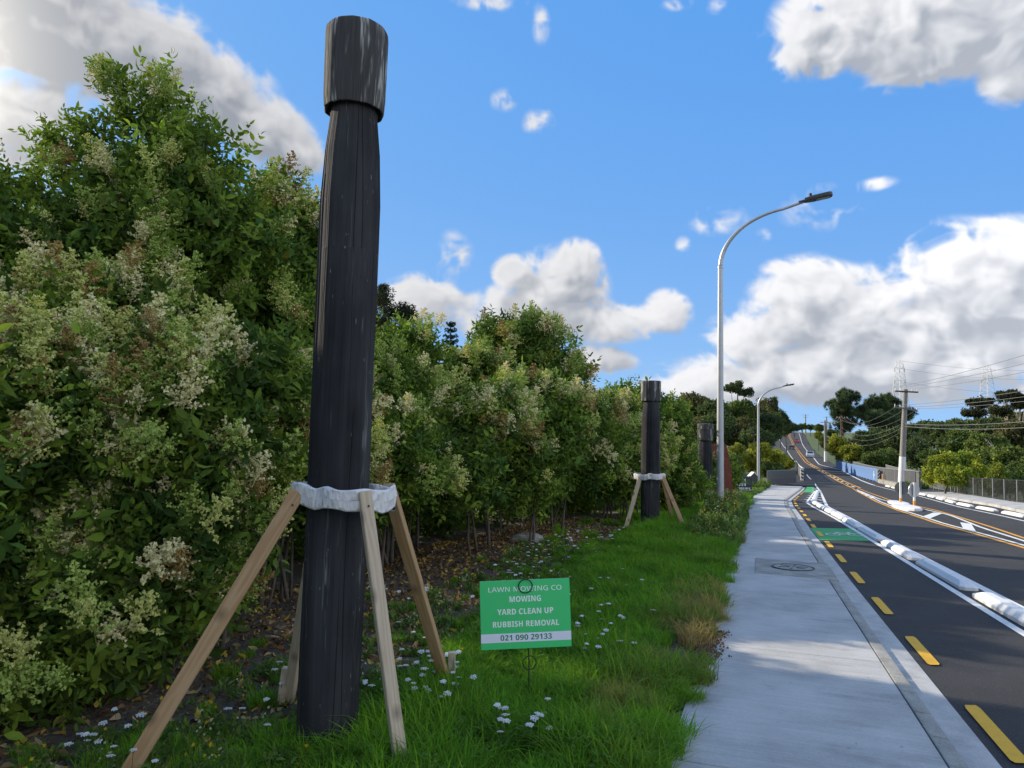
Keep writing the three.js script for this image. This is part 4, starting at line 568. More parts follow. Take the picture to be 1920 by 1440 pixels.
const leftWood=[[25.28,4.25,-110,1.98,2.31,2.26],[30.73,5.44,-120,2.7,2.34,2.65],[32.47,4.48,-115,2.42,1.9,2.27],[24.87,1.43,-100,2.55,1.95,2.37],[28.62,1.87,-100,2.4,2.1,2.37],[38.39,4.68,-120,2.7,2.16,2.56],[33.59,1.4,-105,2.68,2.05,2.48],[43.28,3.47,-125,2.82,2.63,2.82],[46.97,5.72,-130,1.95,2.15,2.15],[43.35,2.53,-120,2.52,2.34,2.52],[56.66,3.91,-150,1.8,2.25,2.13],[65.87,2.96,-170,1.79,1.79,1.79],[32.89,0.77,-95,2.14,1.28,1.8],[52.14,0.81,-140,2.31,1.47,1.99],[103.67,3.3,-260,1.95,1.37,1.74],[135.3,4.29,-330,2.23,1.24,1.82],[160.08,4.48,-380,2.28,1.43,1.95],[147.31,3.76,-340,2.55,1.79,2.28],[21.12,2.1,-100,1.95,2.25,2.21],[19.92,2.91,-110,3.31,3.31,3.31]];
const leftShrubs=[[19.2,-0.17,-60,0.81,0.9,0.9],[20.76,-0.91,-62,1.02,1.02,1.02],[23.09,-0.08,-66,1.09,0.79,0.99],[25.06,-0.87,-68,1.23,1.02,1.18],[23.83,-1.78,-66,1.39,0.89,1.2],[27.88,-1.42,-72,0.87,0.76,0.85],[17.62,-1.1,-56,0.67,1.01,0.88]];
const rightWood=[[50.61,-0.46,-110,1.49,1.98,1.82],[50.5,-1.26,-105,1.58,1.1,1.41],[46.99,-1.66,-92,1.52,0.97,1.31],[64.49,0.02,-130,2.34,2.15,2.34],[50.31,-1.6,-95,1.86,1.28,1.65],[60.34,-0.02,-110,2.48,2.48,2.48],[57.08,-0.94,-100,1.95,2.1,2.1],[73.12,-0.04,-140,2.95,2.95,2.95],[74.75,1.67,-130,2.73,2.34,2.67],[72.14,1.47,-120,2.7,2.16,2.56],[53.72,-1.31,-90,1.76,1.62,1.76],[63.1,0.66,-100,2.55,1.65,2.21],[56.81,0.25,-85,2.17,1.66,2.01],[48.86,-0.76,-70,1.89,1.47,1.77],[48.97,-1.17,-75,1.69,1.35,1.6],[70.63,1.93,-100,2.55,1.95,2.37],[86.95,2.59,-130,3.52,1.95,2.87],[126.28,3.67,-200,5.11,2.1,3.79],[153.44,4.64,-260,5.08,1.76,3.59],[111.88,5.04,-160,3.61,2.4,3.16],[90.24,1.63,-200,1.5,1.2,1.42],[83.58,-0.68,-190,1.28,1.71,1.57],[41.39,-1.98,-60,1.8,0.99,1.47],[44.64,-1.61,-62,1.21,1.4,1.37],[103.78,0.81,-240,1.44,1.44,1.44]];
const umbrellaTops=[[99.1,8.67,-150,2.93,1.13,2.13],[96.36,6.7,-140,2.52,0.95,1.82],[105.01,10.25,-150,2.7,1.13,2.01],[107.46,8.83,-150,2.25,1.58,2.01],[97.7,6.39,-150,2.48,1.01,1.83]];
const pineLobes=[[[69.08,7.53,-150,2.25,2.7,2.6],[71.13,9.26,-150,2.7,1.58,2.25],[72.22,5.33,-150,3.38,2.48,3.08],[69.39,3.59,-150,2.03,1.8,2.01]],[[78.71,6.11,-155,3.49,2.1,2.93],[77.84,4.32,-150,2.93,2.25,2.72],[79.32,8.46,-155,2.1,1.4,1.83]],[[85.12,8.13,-160,1.68,2.64,2.27],[83,5.03,-155,2.79,2.56,2.79],[87.95,6.35,-158,1.9,1.42,1.75]]];
const brightBush=[[26.75,-0.15,-44,0.99,0.66,0.87],[28.37,0.06,-45,1.08,0.54,0.85],[26.78,-0.74,-43,1.42,0.65,1.09],[27.1,-0.94,-46,0.48,0.55,0.54],[28.72,-0.54,-44,0.73,0.6,0.69]];
const smallBush=[[25.89,-0.07,-38,0.4,0.4,0.4],[26.16,-0.63,-38,0.51,0.34,0.45],[25.7,-0.7,-38,0.34,0.4,0.39]];
const yarrowSpots=[[-0.78,-5.28],[-0.36,-4.88],[-0.74,-5.04],[-0.58,-5.4],[-0.45,-5.48],[-0.57,-4.94],[-0.55,-4.86],[-0.36,-4.48],[-0.61,-4.78],[-0.45,-5.22],[-0.69,-4.44],[-0.65,-5.18],[-0.32,-4.88],[-0.5,-4.66],[-0.72,-4.72],[-0.65,-5.5],[-0.4,-4.5],[-0.65,-4.8],[-0.59,-4.68],[-0.44,-5.32],[-0.34,-4.8],[-0.4,-4.62],[-0.52,-4.68],[-0.37,-5.5],[-0.35,-5.1],[-0.59,-5.42],[-0.45,-5.22],[-0.36,-5.26],[-0.5,-5.08],[-0.51,-5.36],[-0.0,-4.04],[0.18,-4.14],[0.25,-4.34],[0.23,-4.36],[0.25,-4.12],[0.13,-3.94],[0.19,-4.02],[-0.05,-4.24],[-0.04,-4.34],[0.61,-5.54],[0.67,-6.52],[0.7,-5.56],[0.9,-5.78],[0.66,-6.04],[0.99,-7.08],[0.88,-6.38],[0.77,-5.84],[0.83,-6.08],[0.88,-6.74],[0.87,-6.9],[0.76,-6.06],[0.91,-6.34],[0.59,-6.06],[0.62,-5.72],[-2.19,-3.88],[-1.88,-3.88],[-2.23,-3.9],[-2.25,-4.08],[-1.92,-3.56],[-1.96,-3.66],[-1.73,-3.62],[-1.84,-3.62],[-1.99,-3.98],[-2.15,-3.9],[-2.19,-3.76],[-2.15,-3.74],[-2.19,-4.08],[-2.16,-3.88],[-2.12,-4.1],[-2.27,-3.8],[-1.49,-4.82],[-1.59,-5.08],[-1.46,-5.06],[-1.6,-5.02],[-1.17,-5.64],[-0.89,-4.58],[-1.16,-5.3],[-0.86,-4.64],[-0.98,-5.82],[-0.9,-4.64],[-1.13,-5.04],[-1.03,-4.78],[-1.01,-7.34],[-1.52,-7.9],[-1.17,-6.98],[-1.28,-7.18],[-1.29,-7.64],[-1.15,-7.6]];
const smallYarrowSpots=[[0.45,-9.88],[1.29,-11.94],[0.87,-10.42],[1.92,-13.82],[1.5,-12.8],[0.99,-10.94],[1.0,-11.7],[0.28,-11.0],[1.54,-12.38],[1.03,-11.16],[1.07,-12.8],[0.89,-11.68],[1.83,-13.06],[0.06,-9.94],[0.28,-10.28],[-0.02,-9.92],[1.26,-12.94],[0.84,-11.96],[0.29,-10.76],[0.8,-12.36],[1.66,-13.04],[1.02,-12.44],[0.68,-11.38],[0.62,-11.2],[0.47,-11.04],[1.03,-10.74],[0.59,-10.6],[0.09,-8.94],[2.08,-13.56],[-0.0,-9.26],[1.62,-12.66],[0.52,-10.66],[1.74,-12.34],[0.14,-9.6],[1.63,-12.64],[0.41,-10.6],[1.75,-12.72],[0.44,-10.08],[1.26,-11.54],[1.81,-12.58],[1.52,-13.56],[1.14,-11.86],[1.85,-12.92],[1.28,-13.38],[0.37,-11.4],[0.51,-11.74],[2.04,-13.78],[0.6,-10.46],[0.42,-10.88],[1.44,-12.22],[1.03,-11.9],[0.38,-11.6],[0.91,-12.38],[0.29,-9.16],[0.78,-11.08],[0.21,-9.82],[-0.18,-9.74],[0.54,-10.64],[2.3,-14.42],[1.54,-12.3],[0.98,-11.24],[1.92,-13.06],[0.63,-11.48],[0.11,-9.86],[0.93,-11.52],[1.26,-13.64],[1.14,-12.58],[0.05,-9.54],[0.01,-9.42],[0.34,-9.8]];
// ---------------------------------------------------------------- leaves and sprays
const leafy = (o = {}) => new THREE.MeshPhysicalMaterial({ color: 0xffffff, roughness: 1, transmission: 0.34, thickness: 0, side: THREE.DoubleSide, clearcoat: 0.09, clearcoatRoughness: 0.4, specularIntensity: 0.3, ...o });
const LEAF = leafy({ vertexColors: true }), WEED = leafy(), GRASS = leafy({ vertexColors: true, transmission: 0.4, clearcoat: 0.0, specularIntensity: 0.25 }), FLOWER = leafy({ transmission: 0.2, clearcoat: 0 });
function leafInto(out, m, L, W, curl, fold) { // pointed oval, folded on the midrib and arched
  const base = out.pos.length / 3, rows = [[0, 0.08], [0.3, 0.9], [0.62, 0.85], [1, 0]], v = V(0, 0, 0);
  rows.forEach(([t, w], i) => { const y = L * t * (1 - 0.15 * curl * t), z = -curl * L * t * t * 0.5; if (i === 3) { v.set(0, y, z).applyMatrix4(m); out.pos.push(v.x, v.y, v.z); } else for (const s of [-1, 0, 1]) { v.set(s * w * W / 2, y, z + Math.abs(s) * fold * W * 0.5 * w).applyMatrix4(m); out.pos.push(v.x, v.y, v.z); } });
  for (let r = 0; r < 2; r++) for (let s = 0; s < 2; s++) { const a = base + r * 3 + s; out.idx.push(a, a + 1, a + 3, a + 1, a + 4, a + 3); }
  out.idx.push(base + 6, base + 7, base + 9, base + 7, base + 8, base + 9);
}
const frame = (pos, dir, roll, s = 1) => { const q = new THREE.Quaternion().setFromUnitVectors(V(0, 1, 0), dir.clone().normalize()).multiply(new THREE.Quaternion().setFromAxisAngle(V(0, 1, 0), roll)); return new THREE.Matrix4().compose(pos, q, V(s, s, s)); };
const ball = () => { const z = rr(-1, 1), a = rnd() * 6.2832, q = Math.sqrt(1 - z * z); return V(q * Math.cos(a), z, q * Math.sin(a)); };
function privetSpray(seed, S, L, W, pairs) {
  rnd = mulberry(seed); const o = { pos: [], idx: [] };
  for (let k = 0; k < pairs; k++) for (const s of [-1, 1]) { const a = k * 1.57 + rr(-0.4, 0.4), d = V(Math.cos(a) * s, rr(0.1, 0.7), Math.sin(a) * s); leafInto(o, frame(V(0, S * (k + 0.4) / pairs, 0), d, rr(-0.5, 0.5) + 1.57, rr(0.75, 1.15)), L, W, rr(0.5, 1.3), 0.35); }
  leafInto(o, frame(V(0, S, 0), V(rr(-0.2, 0.2), 1, rr(-0.2, 0.2)), rr(0, 6), 0.8), L, W * 0.8, 0.5, 0.4); return geo(o.pos, o.idx);
}
function tuftSpray(seed, R, L, W, n, up = 0.3) { rnd = mulberry(seed); const o = { pos: [], idx: [] }; for (let k = 0; k < n; k++) { const b = ball(); b.y += up; leafInto(o, frame(ball().multiplyScalar(R * 0.6), b, rr(0, 6), rr(0.7, 1.3)), L, W, rr(0, 1), 0.3); } return geo(o.pos, o.idx); }
function needleSpray(seed, n, L, W) { rnd = mulberry(seed); const pos = [], idx = []; for (let k = 0; k < n; k++) { const d = ball(); d.y = Math.abs(d.y) + 0.25; d.normalize(); const s = ball().cross(d).normalize().multiplyScalar(W), b = d.clone().multiplyScalar(0.05), e = d.clone().multiplyScalar(L * rr(0.7, 1.1)), i = pos.length / 3; pos.push(b.x - s.x, b.y - s.y, b.z - s.z, b.x + s.x, b.y + s.y, b.z + s.z, e.x, e.y, e.z); idx.push(i, i + 1, i + 2); } return geo(pos, idx); }
// clumps: many sprays grown from one point, leaf colour varying from leaf to leaf
function clump(seed, n, R, make) {
  const g = []; for (let k = 0; k < n; k++) { const s = make(seed * 50 + k); rnd = mulberry(seed * 977 + k * 13); const b = ball(), p = b.clone().multiplyScalar(R * Math.cbrt(rnd())), d = b.multiplyScalar(0.8).add(V(0, 0.75, 0)).addScaledVector(ball(), 0.4); s.applyMatrix4(frame(p, d, rnd() * 6.28, rr(0.75, 1.25))); const c = new Float32Array(s.attributes.position.count * 3), j = rr(0.7, 1.3); for (let i = 0; i < c.length; i += 3) { const leafK = 0.8 + 0.4 * LAT[(seed * 131 + k * 57 + Math.floor(i / 30)) & 65535]; c[i] = j * leafK * rr(0.97, 1.03); c[i + 1] = j * leafK; c[i + 2] = j * leafK; } s.setAttribute('color', new THREE.BufferAttribute(c, 3)); g.push(s); }
  return mergeGeometries(g);
}
const many = (seed, k, n, R, make) => Array.from({ length: k }, (_, i) => clump(seed + i, n, R, make));
const SPRAY = {
  privet: many(1, 7, 25, 0.32, (s) => s % 2 ? privetSpray(s, 0.2, 0.098, 0.044, 4) : privetSpray(s, 0.26, 0.085, 0.036, 5)),
  shoot: Array.from({ length: 4 }, (_, i) => { const g = [tube([V(0, -0.25, 0), V(0.01, 0.1, 0), V(0.0, 0.45, 0.02)], 0.006, 0.002, 4, false).toNonIndexed()]; for (let k = 0; k < 6; k++) { const s = privetSpray(900 + i * 9 + k, 0.12, 0.09, 0.04, 2).toNonIndexed(); s.applyMatrix4(frame(V(0, 0.02 + k * 0.075, 0), V(Math.cos(k * 2.4), 1.1, Math.sin(k * 2.4)), k, 1)); g.push(s); } const m = mergeGeometries(g); m.setAttribute('color', new THREE.BufferAttribute(new Float32Array(m.attributes.position.count * 3).fill(1), 3)); return m; }),
  mid: many(11, 4, 15, 0.42, (s) => tuftSpray(s, 0.22, 0.15, 0.075, 16)), far: many(21, 5, 16, 0.62, (s) => tuftSpray(s, 0.45, 0.30, 0.17, 14)), fine: many(31, 4, 12, 0.3, (s) => tuftSpray(s, 0.24, 0.12, 0.035, 20)), needles: many(41, 4, 10, 0.8, (s) => needleSpray(s, 44, 0.8, 0.04)),
};
const tmpC = new THREE.Color();
function instanced(name, g, mat, mats, cols, parent) { const m = new THREE.InstancedMesh(g, mat, mats.length); m.name = name; mats.forEach((x, i) => { m.setMatrixAt(i, x); tmpC.setRGB(...cols[i]); m.setColorAt(i, tmpC); }); shade(m); parent.add(m); m.userData.kind = 'stuff'; return m; }
function spread(name, set, mat, mats, cols, parent) { set.forEach((g, v) => { const a = [], c = []; mats.forEach((m, i) => { if (i % set.length === v) { a.push(m); c.push(cols[i]); } }); if (a.length) instanced(name, g, mat, a, c, parent); }); }
const mix3 = (a, b, t) => [lerp(a[0], b[0], t), lerp(a[1], b[1], t), lerp(a[2], b[2], t)];

// ---------------------------------------------------------------- tree builder
// lobes [x, y, z, rx, ry, rz]; leaf clumps fill the outer part of each lobe, their leaf colour varies clump by clump
function tree(o) {
  rnd = mulberry(o.seed); const trim = (o.trim ?? 0.4) * (o.size ?? 1), L = o.lobes.map((l) => [l[0], l[1], l[2], Math.max(l[3] - trim, l[3] * 0.4), Math.max(l[4] - trim, l[4] * 0.4), Math.max(l[5] - trim, l[5] * 0.4)]), t = thing(o.name, o.label, o.category ?? 'tree', o.base, 0, o.group), B = V(...o.base), hol = o.hollow ?? 0.55;
  const area = L.map((l) => (l[3] * l[4] + l[4] * l[5] + l[3] * l[5])), tot = area.reduce((a, b) => a + b), mats = [], cols = [], spots = [], sm = [], sc2 = [], rough = o.rough ?? 1.2;
  L.forEach((l, i) => {
    const n = Math.max(4, Math.round(o.clumps * 0.64 * area[i] / tot));
    for (let c = 0; c < n; c++) {
      const d = ball(), f = 1.3 + 0.9 * Math.min(2, (l[3] + l[4]) / 2), lump = 1 + rough * 0.62 * (vn3(d.x * f + l[0] + 50, d.y * f + 50, d.z * f + l[2] + 90) - 0.5) * 2.2 * 0.5, q = hol + (1 - hol) * Math.sqrt(rnd()), p = V(l[0] + d.x * l[3] * q * lump, l[1] + d.y * l[4] * q * lump, l[2] + d.z * l[5] * q * lump);
      if (p.y < o.base[1] + (o.skirt ?? 0.25)) continue;
      let inside = false; L.forEach((m, j) => { if (j !== i && ((p.x - m[0]) / m[3]) ** 2 + ((p.y - m[1]) / m[4]) ** 2 + ((p.z - m[2]) / m[5]) ** 2 < 0.35) inside = true; }); if (inside && rnd() < 0.8) continue;
      const tone = sc(mix3(o.colA, o.colB, Math.pow(rnd(), o.bias ?? 1.1)), rr(0.85, 1.15)), out = V(d.x / l[3], d.y / l[4], d.z / l[5]).normalize(); spots.push({ p, out, q, l });
      mats.push(frame(p.clone().sub(B), out.clone().multiplyScalar(0.9).add(V(0, o.rise ?? 0.25, 0)).addScaledVector(ball(), 0.3), rnd() * 6.28, (o.size ?? 1) * rr(0.75, 1.2))); cols.push(tone);
    }
  });
  if (o.shoots) { const c = spots.filter((s) => s.q > 0.8 && s.out.y > -0.3); for (let k = 0; k < o.shoots && c.length; k++) { const s = c[Math.floor(rnd() * c.length)]; sm.push(frame(s.p.clone().addScaledVector(s.out, rr(0.1, 0.28)).sub(B), s.out.clone().multiplyScalar(0.6).add(V(0, 0.7, 0)).addScaledVector(ball(), 0.3), rnd() * 6.28, rr(0.5, 0.95))); sc2.push(sc(mix3(o.colA, o.colB, 0.3 + 0.7 * rnd()), rr(0.9, 1.3))); } }
  const crown = new THREE.Group(); crown.name = 'crown'; t.add(crown); spread('foliage', o.spray, o.mat ?? LEAF, mats, cols, crown); if (sm.length) spread('shoots', SPRAY.shoot, o.mat ?? LEAF, sm, sc2, crown);
  // stems: one from the foot towards each lobe, forking once
  const stems = o.stems ?? 1, bark = o.bark ?? M.bark, tr = o.trunk ?? 0.06;
  const top = V(0, 0, 0); L.forEach((l) => top.add(V(l[0], l[1], l[2]))); top.multiplyScalar(1 / L.length).sub(B);
  if (stems === 1) { const k = V(top.x * 0.5, Math.max(0.3, top.y * 0.55), top.z * 0.5); part('trunk', tube([V(0, -0.3, 0), V(k.x * 0.3 + rr(-0.05, 0.05), k.y * 0.5, k.z * 0.3), k, V(top.x * 0.9, top.y * 0.95, top.z * 0.9)], tr, tr * 0.5, 8), bark, t); L.forEach((l) => { const e = V(l[0], l[1] + l[4] * 0.3, l[2]).sub(B); if (e.distanceTo(k) > 0.2) part('limb', tube([k, k.clone().lerp(e, 0.5).add(ball().multiplyScalar(l[3] * 0.12)), e], tr * 0.5, tr * 0.15, 6), bark, t); }); }
  else for (let s = 0; s < stems; s++) { const l = L[s % L.length], e = V(l[0] + rr(-0.5, 0.5) * l[3], l[1] + rr(-0.2, 0.5) * l[4], l[2] + rr(-0.5, 0.5) * l[5]).sub(B), f = V(e.x * rr(0.6, 0.95) + rr(-0.3, 0.3), -0.15, e.z * rr(0.7, 0.95) + rr(-0.3, 0.3)); f.y = verge(B.x + f.x, -(B.z + f.z)) - B.y - 0.1; const m = f.clone().lerp(e, 0.45).add(V(rr(-0.2, 0.2), 0.1, rr(-0.2, 0.2))); part('stem', tube([f, f.clone().lerp(m, 0.5).add(V(rr(-0.06, 0.06), 0, rr(-0.06, 0.06))), m, e], tr * rr(0.5, 1), tr * 0.2, 6), bark, t); }
  return { t, spots, B, crown };
}
// ---------------------------------------------------------------- flower heads of the privets
function panicleShape(seed, n) {
  rnd = mulberry(seed); const g = [], H0 = 0.24; g.push(tube([V(0, -0.03, 0), V(0, H0, 0)], 0.003, 0.0012, 4, false));
  for (let k = 0; k < n; k++) { const t = k / n, y = H0 * (0.12 + 0.85 * t), L = 0.105 * (1 - t) + 0.016, a = k * 2.4, e = V(Math.cos(a) * L, y + L * 0.55, Math.sin(a) * L); g.push(tube([V(0, y - 0.01, 0), e], 0.0018, 0.001, 3, false)); const m = 7 + Math.round(8 * (1 - t)); for (let j = 0; j < m; j++) { const b = new THREE.TetrahedronGeometry(rr(0.0075, 0.0125), 0), f = (j + 0.6) / m; b.rotateX(rr(0, 3)); b.rotateY(rr(0, 3)); b.translate(e.x * f + rr(-0.014, 0.014), lerp(y, e.y, f) + rr(-0.014, 0.016), e.z * f + rr(-0.014, 0.014)); g.push(b); } }
  return join(g);
}
const PAN = [panicleShape(31, 13), panicleShape(32, 15), panicleShape(33, 11)];
const PCOL = { cream: [0.88, 0.81, 0.44], bud: [0.42, 0.54, 0.12], brown: [0.44, 0.29, 0.10], pale: [0.68, 0.70, 0.22] };
const PMAT = Object.fromEntries(Object.entries(PCOL).map(([k, c]) => [k, leafy({ color: lin(...c), transmission: 0.22, clearcoat: 0 })]));
function flower(T, seed, count, own, kinds, size, mask = 0.4) { // the largest in view are parts of their own, the rest one mass
  rnd = mulberry(seed); const eye = V(0, 1.7, 0), c = T.spots.filter((s) => s.q > 0.72 && s.out.dot(eye.clone().sub(s.p).normalize()) > -0.45 && s.out.y > -0.5 && vn3(s.p.x * 1.1 + 60, s.p.y * 1.1 + 60, s.p.z * 1.1 + 60) + (rnd() - 0.5) * 0.3 > mask); if (!c.length) return; const mats = [], cols = [];
  const pick = []; for (let k = 0; k < count; k++) { const s = c[Math.floor(rnd() * c.length)], p = s.p.clone().addScaledVector(s.out, rr(0.16, 0.34) * (size > 1.25 ? 1.25 : 1)).addScaledVector(ball(), 0.12); pick.push({ p, d: s.out.clone().multiplyScalar(0.55).add(V(0, 0.65, 0)).addScaledVector(ball(), 0.35), s: size * rr(0.65, 1.25), kind: kinds[Math.floor(vn(s.p.x * 1.3 + 40, s.p.y * 1.3 + s.p.z + 40) * 1.6 * kinds.length + rnd() * kinds.length) % kinds.length] }); }
  pick.sort((a, b) => a.p.distanceTo(eye) - b.p.distanceTo(eye));
  pick.forEach((f, i) => { const m = frame(f.p.sub(T.B), f.d, rnd() * 6.28, f.s); if (i < own) { const q = part('flower_head', PAN[i % 3], PMAT[f.kind], T.t); m.decompose(q.position, q.quaternion, q.scale); } else { mats.push(m); cols.push(PCOL[f.kind]); } });
  if (mats.length) instanced('flower_heads', PAN[0], FLOWER, mats, cols, T.t);
}
const LEAFONE = [0, 1, 2].map((k) => { const o = { pos: [], idx: [] }; leafInto(o, new THREE.Matrix4(), 0.115, 0.05 + k * 0.004, 0.6 + k * 0.5, 0.35); return geo(o.pos, o.idx); });
const LEAFMAT = [[0.06, 0.13, 0.025], [0.10, 0.19, 0.03], [0.16, 0.23, 0.035], [0.28, 0.22, 0.03]].map((c) => leafy({ color: lin(...c) }));
function largeLeaves(T, seed, count, size) { rnd = mulberry(seed); const eye = V(0, 1.7, 0), c = T.spots.filter((s) => s.q > 0.7 && s.out.dot(eye.clone().sub(s.p).normalize()) > 0.1); if (!c.length) return; for (let k = 0; k < count; k++) { const s = c[Math.floor(rnd() * c.length)], q = part('leaf', LEAFONE[k % 3], LEAFMAT[rnd() < 0.04 ? 3 : Math.floor(rnd() * 3)], T.t); frame(s.p.clone().addScaledVector(s.out, rr(0.1, 0.28)).addScaledVector(ball(), 0.18).sub(T.B), s.out.clone().add(V(0, -0.5, 0)).addScaledVector(ball(), 0.6), rnd() * 6.28, size * rr(0.8, 1.3)).decompose(q.position, q.quaternion, q.scale); } }

// ---------------------------------------------------------------- the privet hedge
const PG = 'flowering privet trees behind the posts', cA = [0.05, 0.115, 0.016], cB = [0.215, 0.31, 0.03];
const hedge = (label, lobes, base, clumps, seed, o = {}) => tree({ name: 'privet_tree', label, category: 'tree', group: PG, lobes, base: [base[0], verge(base[0], base[1]) - 0.05, -base[1]], clumps, seed, shoots: Math.round(clumps * 0.3), colA: cA, colB: cB, spray: SPRAY.privet, stems: 10, trunk: 0.035, ...o });
{
  const a = hedge('tallest privet tree with an open spiky top against the grey cloud', tallPrivet.filter((l, i) => i !== 1).map((l) => [l[0], l[1] - 0.16, ...l.slice(2)]), [-3.6, 7.4], 260, 101, { hollow: 0.3, stems: 8, trunk: 0.05, shoots: 200 }); flower(a, 11, 280, 140, ['bud', 'pale', 'bud', 'cream'], 1.0); largeLeaves(a, 71, 120, 1.0);
  const b = hedge('low leafy privet full of cream and brown flower heads beside the long brown prop', [...flowerPrivet, [-3.1, 0.25, -4.75, 0.75, 0.6, 0.6], [-2.7, 0.55, -5.3, 0.6, 0.6, 0.5]], [-2.9, 5.7], 470, 102, { skirt: 0.1 }); flower(b, 12, 560, 300, ['cream', 'pale', 'bud', 'cream', 'pale', 'brown', 'bud'], 1.3, 0.2); largeLeaves(b, 72, 280, 1.15);
  const c = hedge('privet with bronze shoots beyond the tallest privet, cut by the picture edge', edgePrivet.map((l) => [l[0], l[1] - 0.32, ...l.slice(2)]), [-4.2, 6.4], 380, 103, { skirt: 0.1 }); flower(c, 13, 200, 110, ['pale', 'bud', 'bud', 'cream', 'brown'], 1.25); largeLeaves(c, 73, 80, 1.1);
  const d = hedge('privet leaning against the back of the tall post', leanPrivet, [-2.4, 8.1], 340, 104); flower(d, 14, 400, 200, ['bud', 'pale', 'cream', 'bud', 'pale', 'brown', 'bud'], 1.3); largeLeaves(d, 74, 100, 1.05);
  const e = hedge('shady dark privet just past the tall post', shadyPrivet, [-1.7, 10.6], 280, 105, { skirt: 0.4 }); flower(e, 15, 190, 100, ['cream', 'pale', 'bud', 'bud'], 1.35);
  const f = hedge('broad domed privet with yellowish top above the leaf litter', broadPrivet, [0.0, 13.6], 560, 106, { skirt: 0.45, size: 1.2, stems: 16, shoots: 260 }); flower(f, 16, 760, 260, ['pale', 'cream', 'bud', 'pale', 'bud', 'bud', 'cream', 'brown'], 1.4); largeLeaves(f, 76, 80, 1.2);
  const g = hedge('privet mass between the broad privet and the shorter post', sidePrivet.map((l) => [l[0] + 0.25, l[1], l[2] - 1.6, l[3] * 1.08, l[4] * 1.08, l[5] * 0.8]), [2.6, 19.5], 300, 107, { size: 1.35, skirt: 0.6 }); flower(g, 17, 330, 80, ['pale', 'bud', 'cream'], 1.7);
  const h = hedge('narrow upright privet immediately behind the shorter post', conePrivet.map((l) => [l[0] + 0.3, l[1], l[2] - 1.2, l[3] * 1.1, l[4] * 1.06, l[5]]), [4.6, 21.2], 230, 108, { size: 1.25, stems: 4 }); flower(h, 18, 50, 20, ['pale', 'bud'], 1.3);
  hedge('low privet bushes behind the weathered post', lowPrivet, [6.3, 28.5], 260, 109, { size: 1.6, stems: 4 });
  // the same hedge goes on behind the front trees and past the picture edge
  const row = (x, d, h, r) => [[x, verge(x, d) + h * 0.62, -d, r * 1.25, h * 0.55, r], [x - 0.2, verge(x, d) + h * 0.25, -d, r * 1.3, h * 0.4, r]];
  const second = (label, list, seed) => hedge(label, list.flatMap((q) => row(...q)), list[0], 105 * list.length, seed, { size: 1.35, skirt: 0.02, shoots: 10, stems: 8 });
  second('dark privet in the second row behind the low flowering privet', [[-4.9, 7.4, 2.6, 1.1], [-4.2, 9.4, 2.8, 1.2], [-4.7, 13.4, 4.4, 1.5], [-3.4, 11.0, 3.4, 1.2]], 110);  // tallest bush in this row is added to block sun from the near footpath
  second('dark privet in the second row behind the shady privet', [[-2.6, 12.4, 3.5, 1.2], [-1.9, 14.4, 3.3, 1.2], [-1.0, 16.6, 2.8, 1.3]], 111);
  second('dark privet in the second row behind the broad privet', [[0.3, 18.4, 2.6, 1.3], [1.3, 20.6, 2.4, 1.3], [2.6, 23, 2.2, 1.3]], 114);
  second('privet filling the gap before the weathered post', [[4.2, 25, 1.8, 1.2], [5.2, 27.5, 1.6, 1.1]], 115);
  hedge('privet continuing the hedge beside the viewer', [[-4.0, 1.6, -3.4, 1.3, 1.8, 1.5], [-4.2, 1.8, -1.2, 1.4, 1.9, 1.5]], [-4.4, 2.4], 220, 112, { size: 1.3, skirt: 0.05 });
}
// dark trees behind the hedge
tree({ name: 'dark_tree', label: 'dark reddish small-leaved tree with bare limbs behind the tall post', lobes: darkTree, base: [-6.4, H(19) - 0.2, -19], clumps: 190, seed: 201, colA: [0.03, 0.035, 0.014], colB: [0.09, 0.06, 0.022], spray: SPRAY.fine, size: 0.8, hollow: 0.4, trim: 0.2, trunk: 0.16, group: 'dark trees behind the hedge' });
tree({ name: 'dark_tree', label: 'dark small-leaved treetop showing just past the tall post above the hedge', lobes: darkTree2, base: [-4.3, H(23) - 0.2, -23], clumps: 110, seed: 202, colA: [0.022, 0.035, 0.014], colB: [0.05, 0.06, 0.02], spray: SPRAY.fine, size: 0.8, hollow: 0.4, trim: 0.2, trunk: 0.15, group: 'dark trees behind the hedge' });
{ // distant tiered conifer
  const t = thing('norfolk_pine', 'thin tiered conifer top showing above the hedge', 'tree', [-9.7, -4, -110], 0), h = 22; part('trunk', tube([V(0, 0, 0), V(0, h, 0)], 0.35, 0.05, 8), M.bark, t); const c = [], mats = []; rnd = mulberry(77);
  for (let k = 0; k < 18; k++) { const y = 5 + k * 0.95, L = (h - y) * 0.2 + 0.35; for (let j = 0; j < 7; j++) { const a = j / 7 * 6.28 + k, n = Math.ceil(L / 0.5); for (let q = 1; q <= n; q++) { mats.push(frame(V(Math.cos(a) * L * q / n, y + 0.18 * q, Math.sin(a) * L * q / n), V(Math.cos(a), 0.5, Math.sin(a)), rnd() * 6, 0.3)); c.push([0.03, 0.06, 0.03]); } } } const cr = new THREE.Group(); cr.name = 'crown'; t.add(cr); spread('foliage', SPRAY.needles, LEAF, mats, c, cr);
}
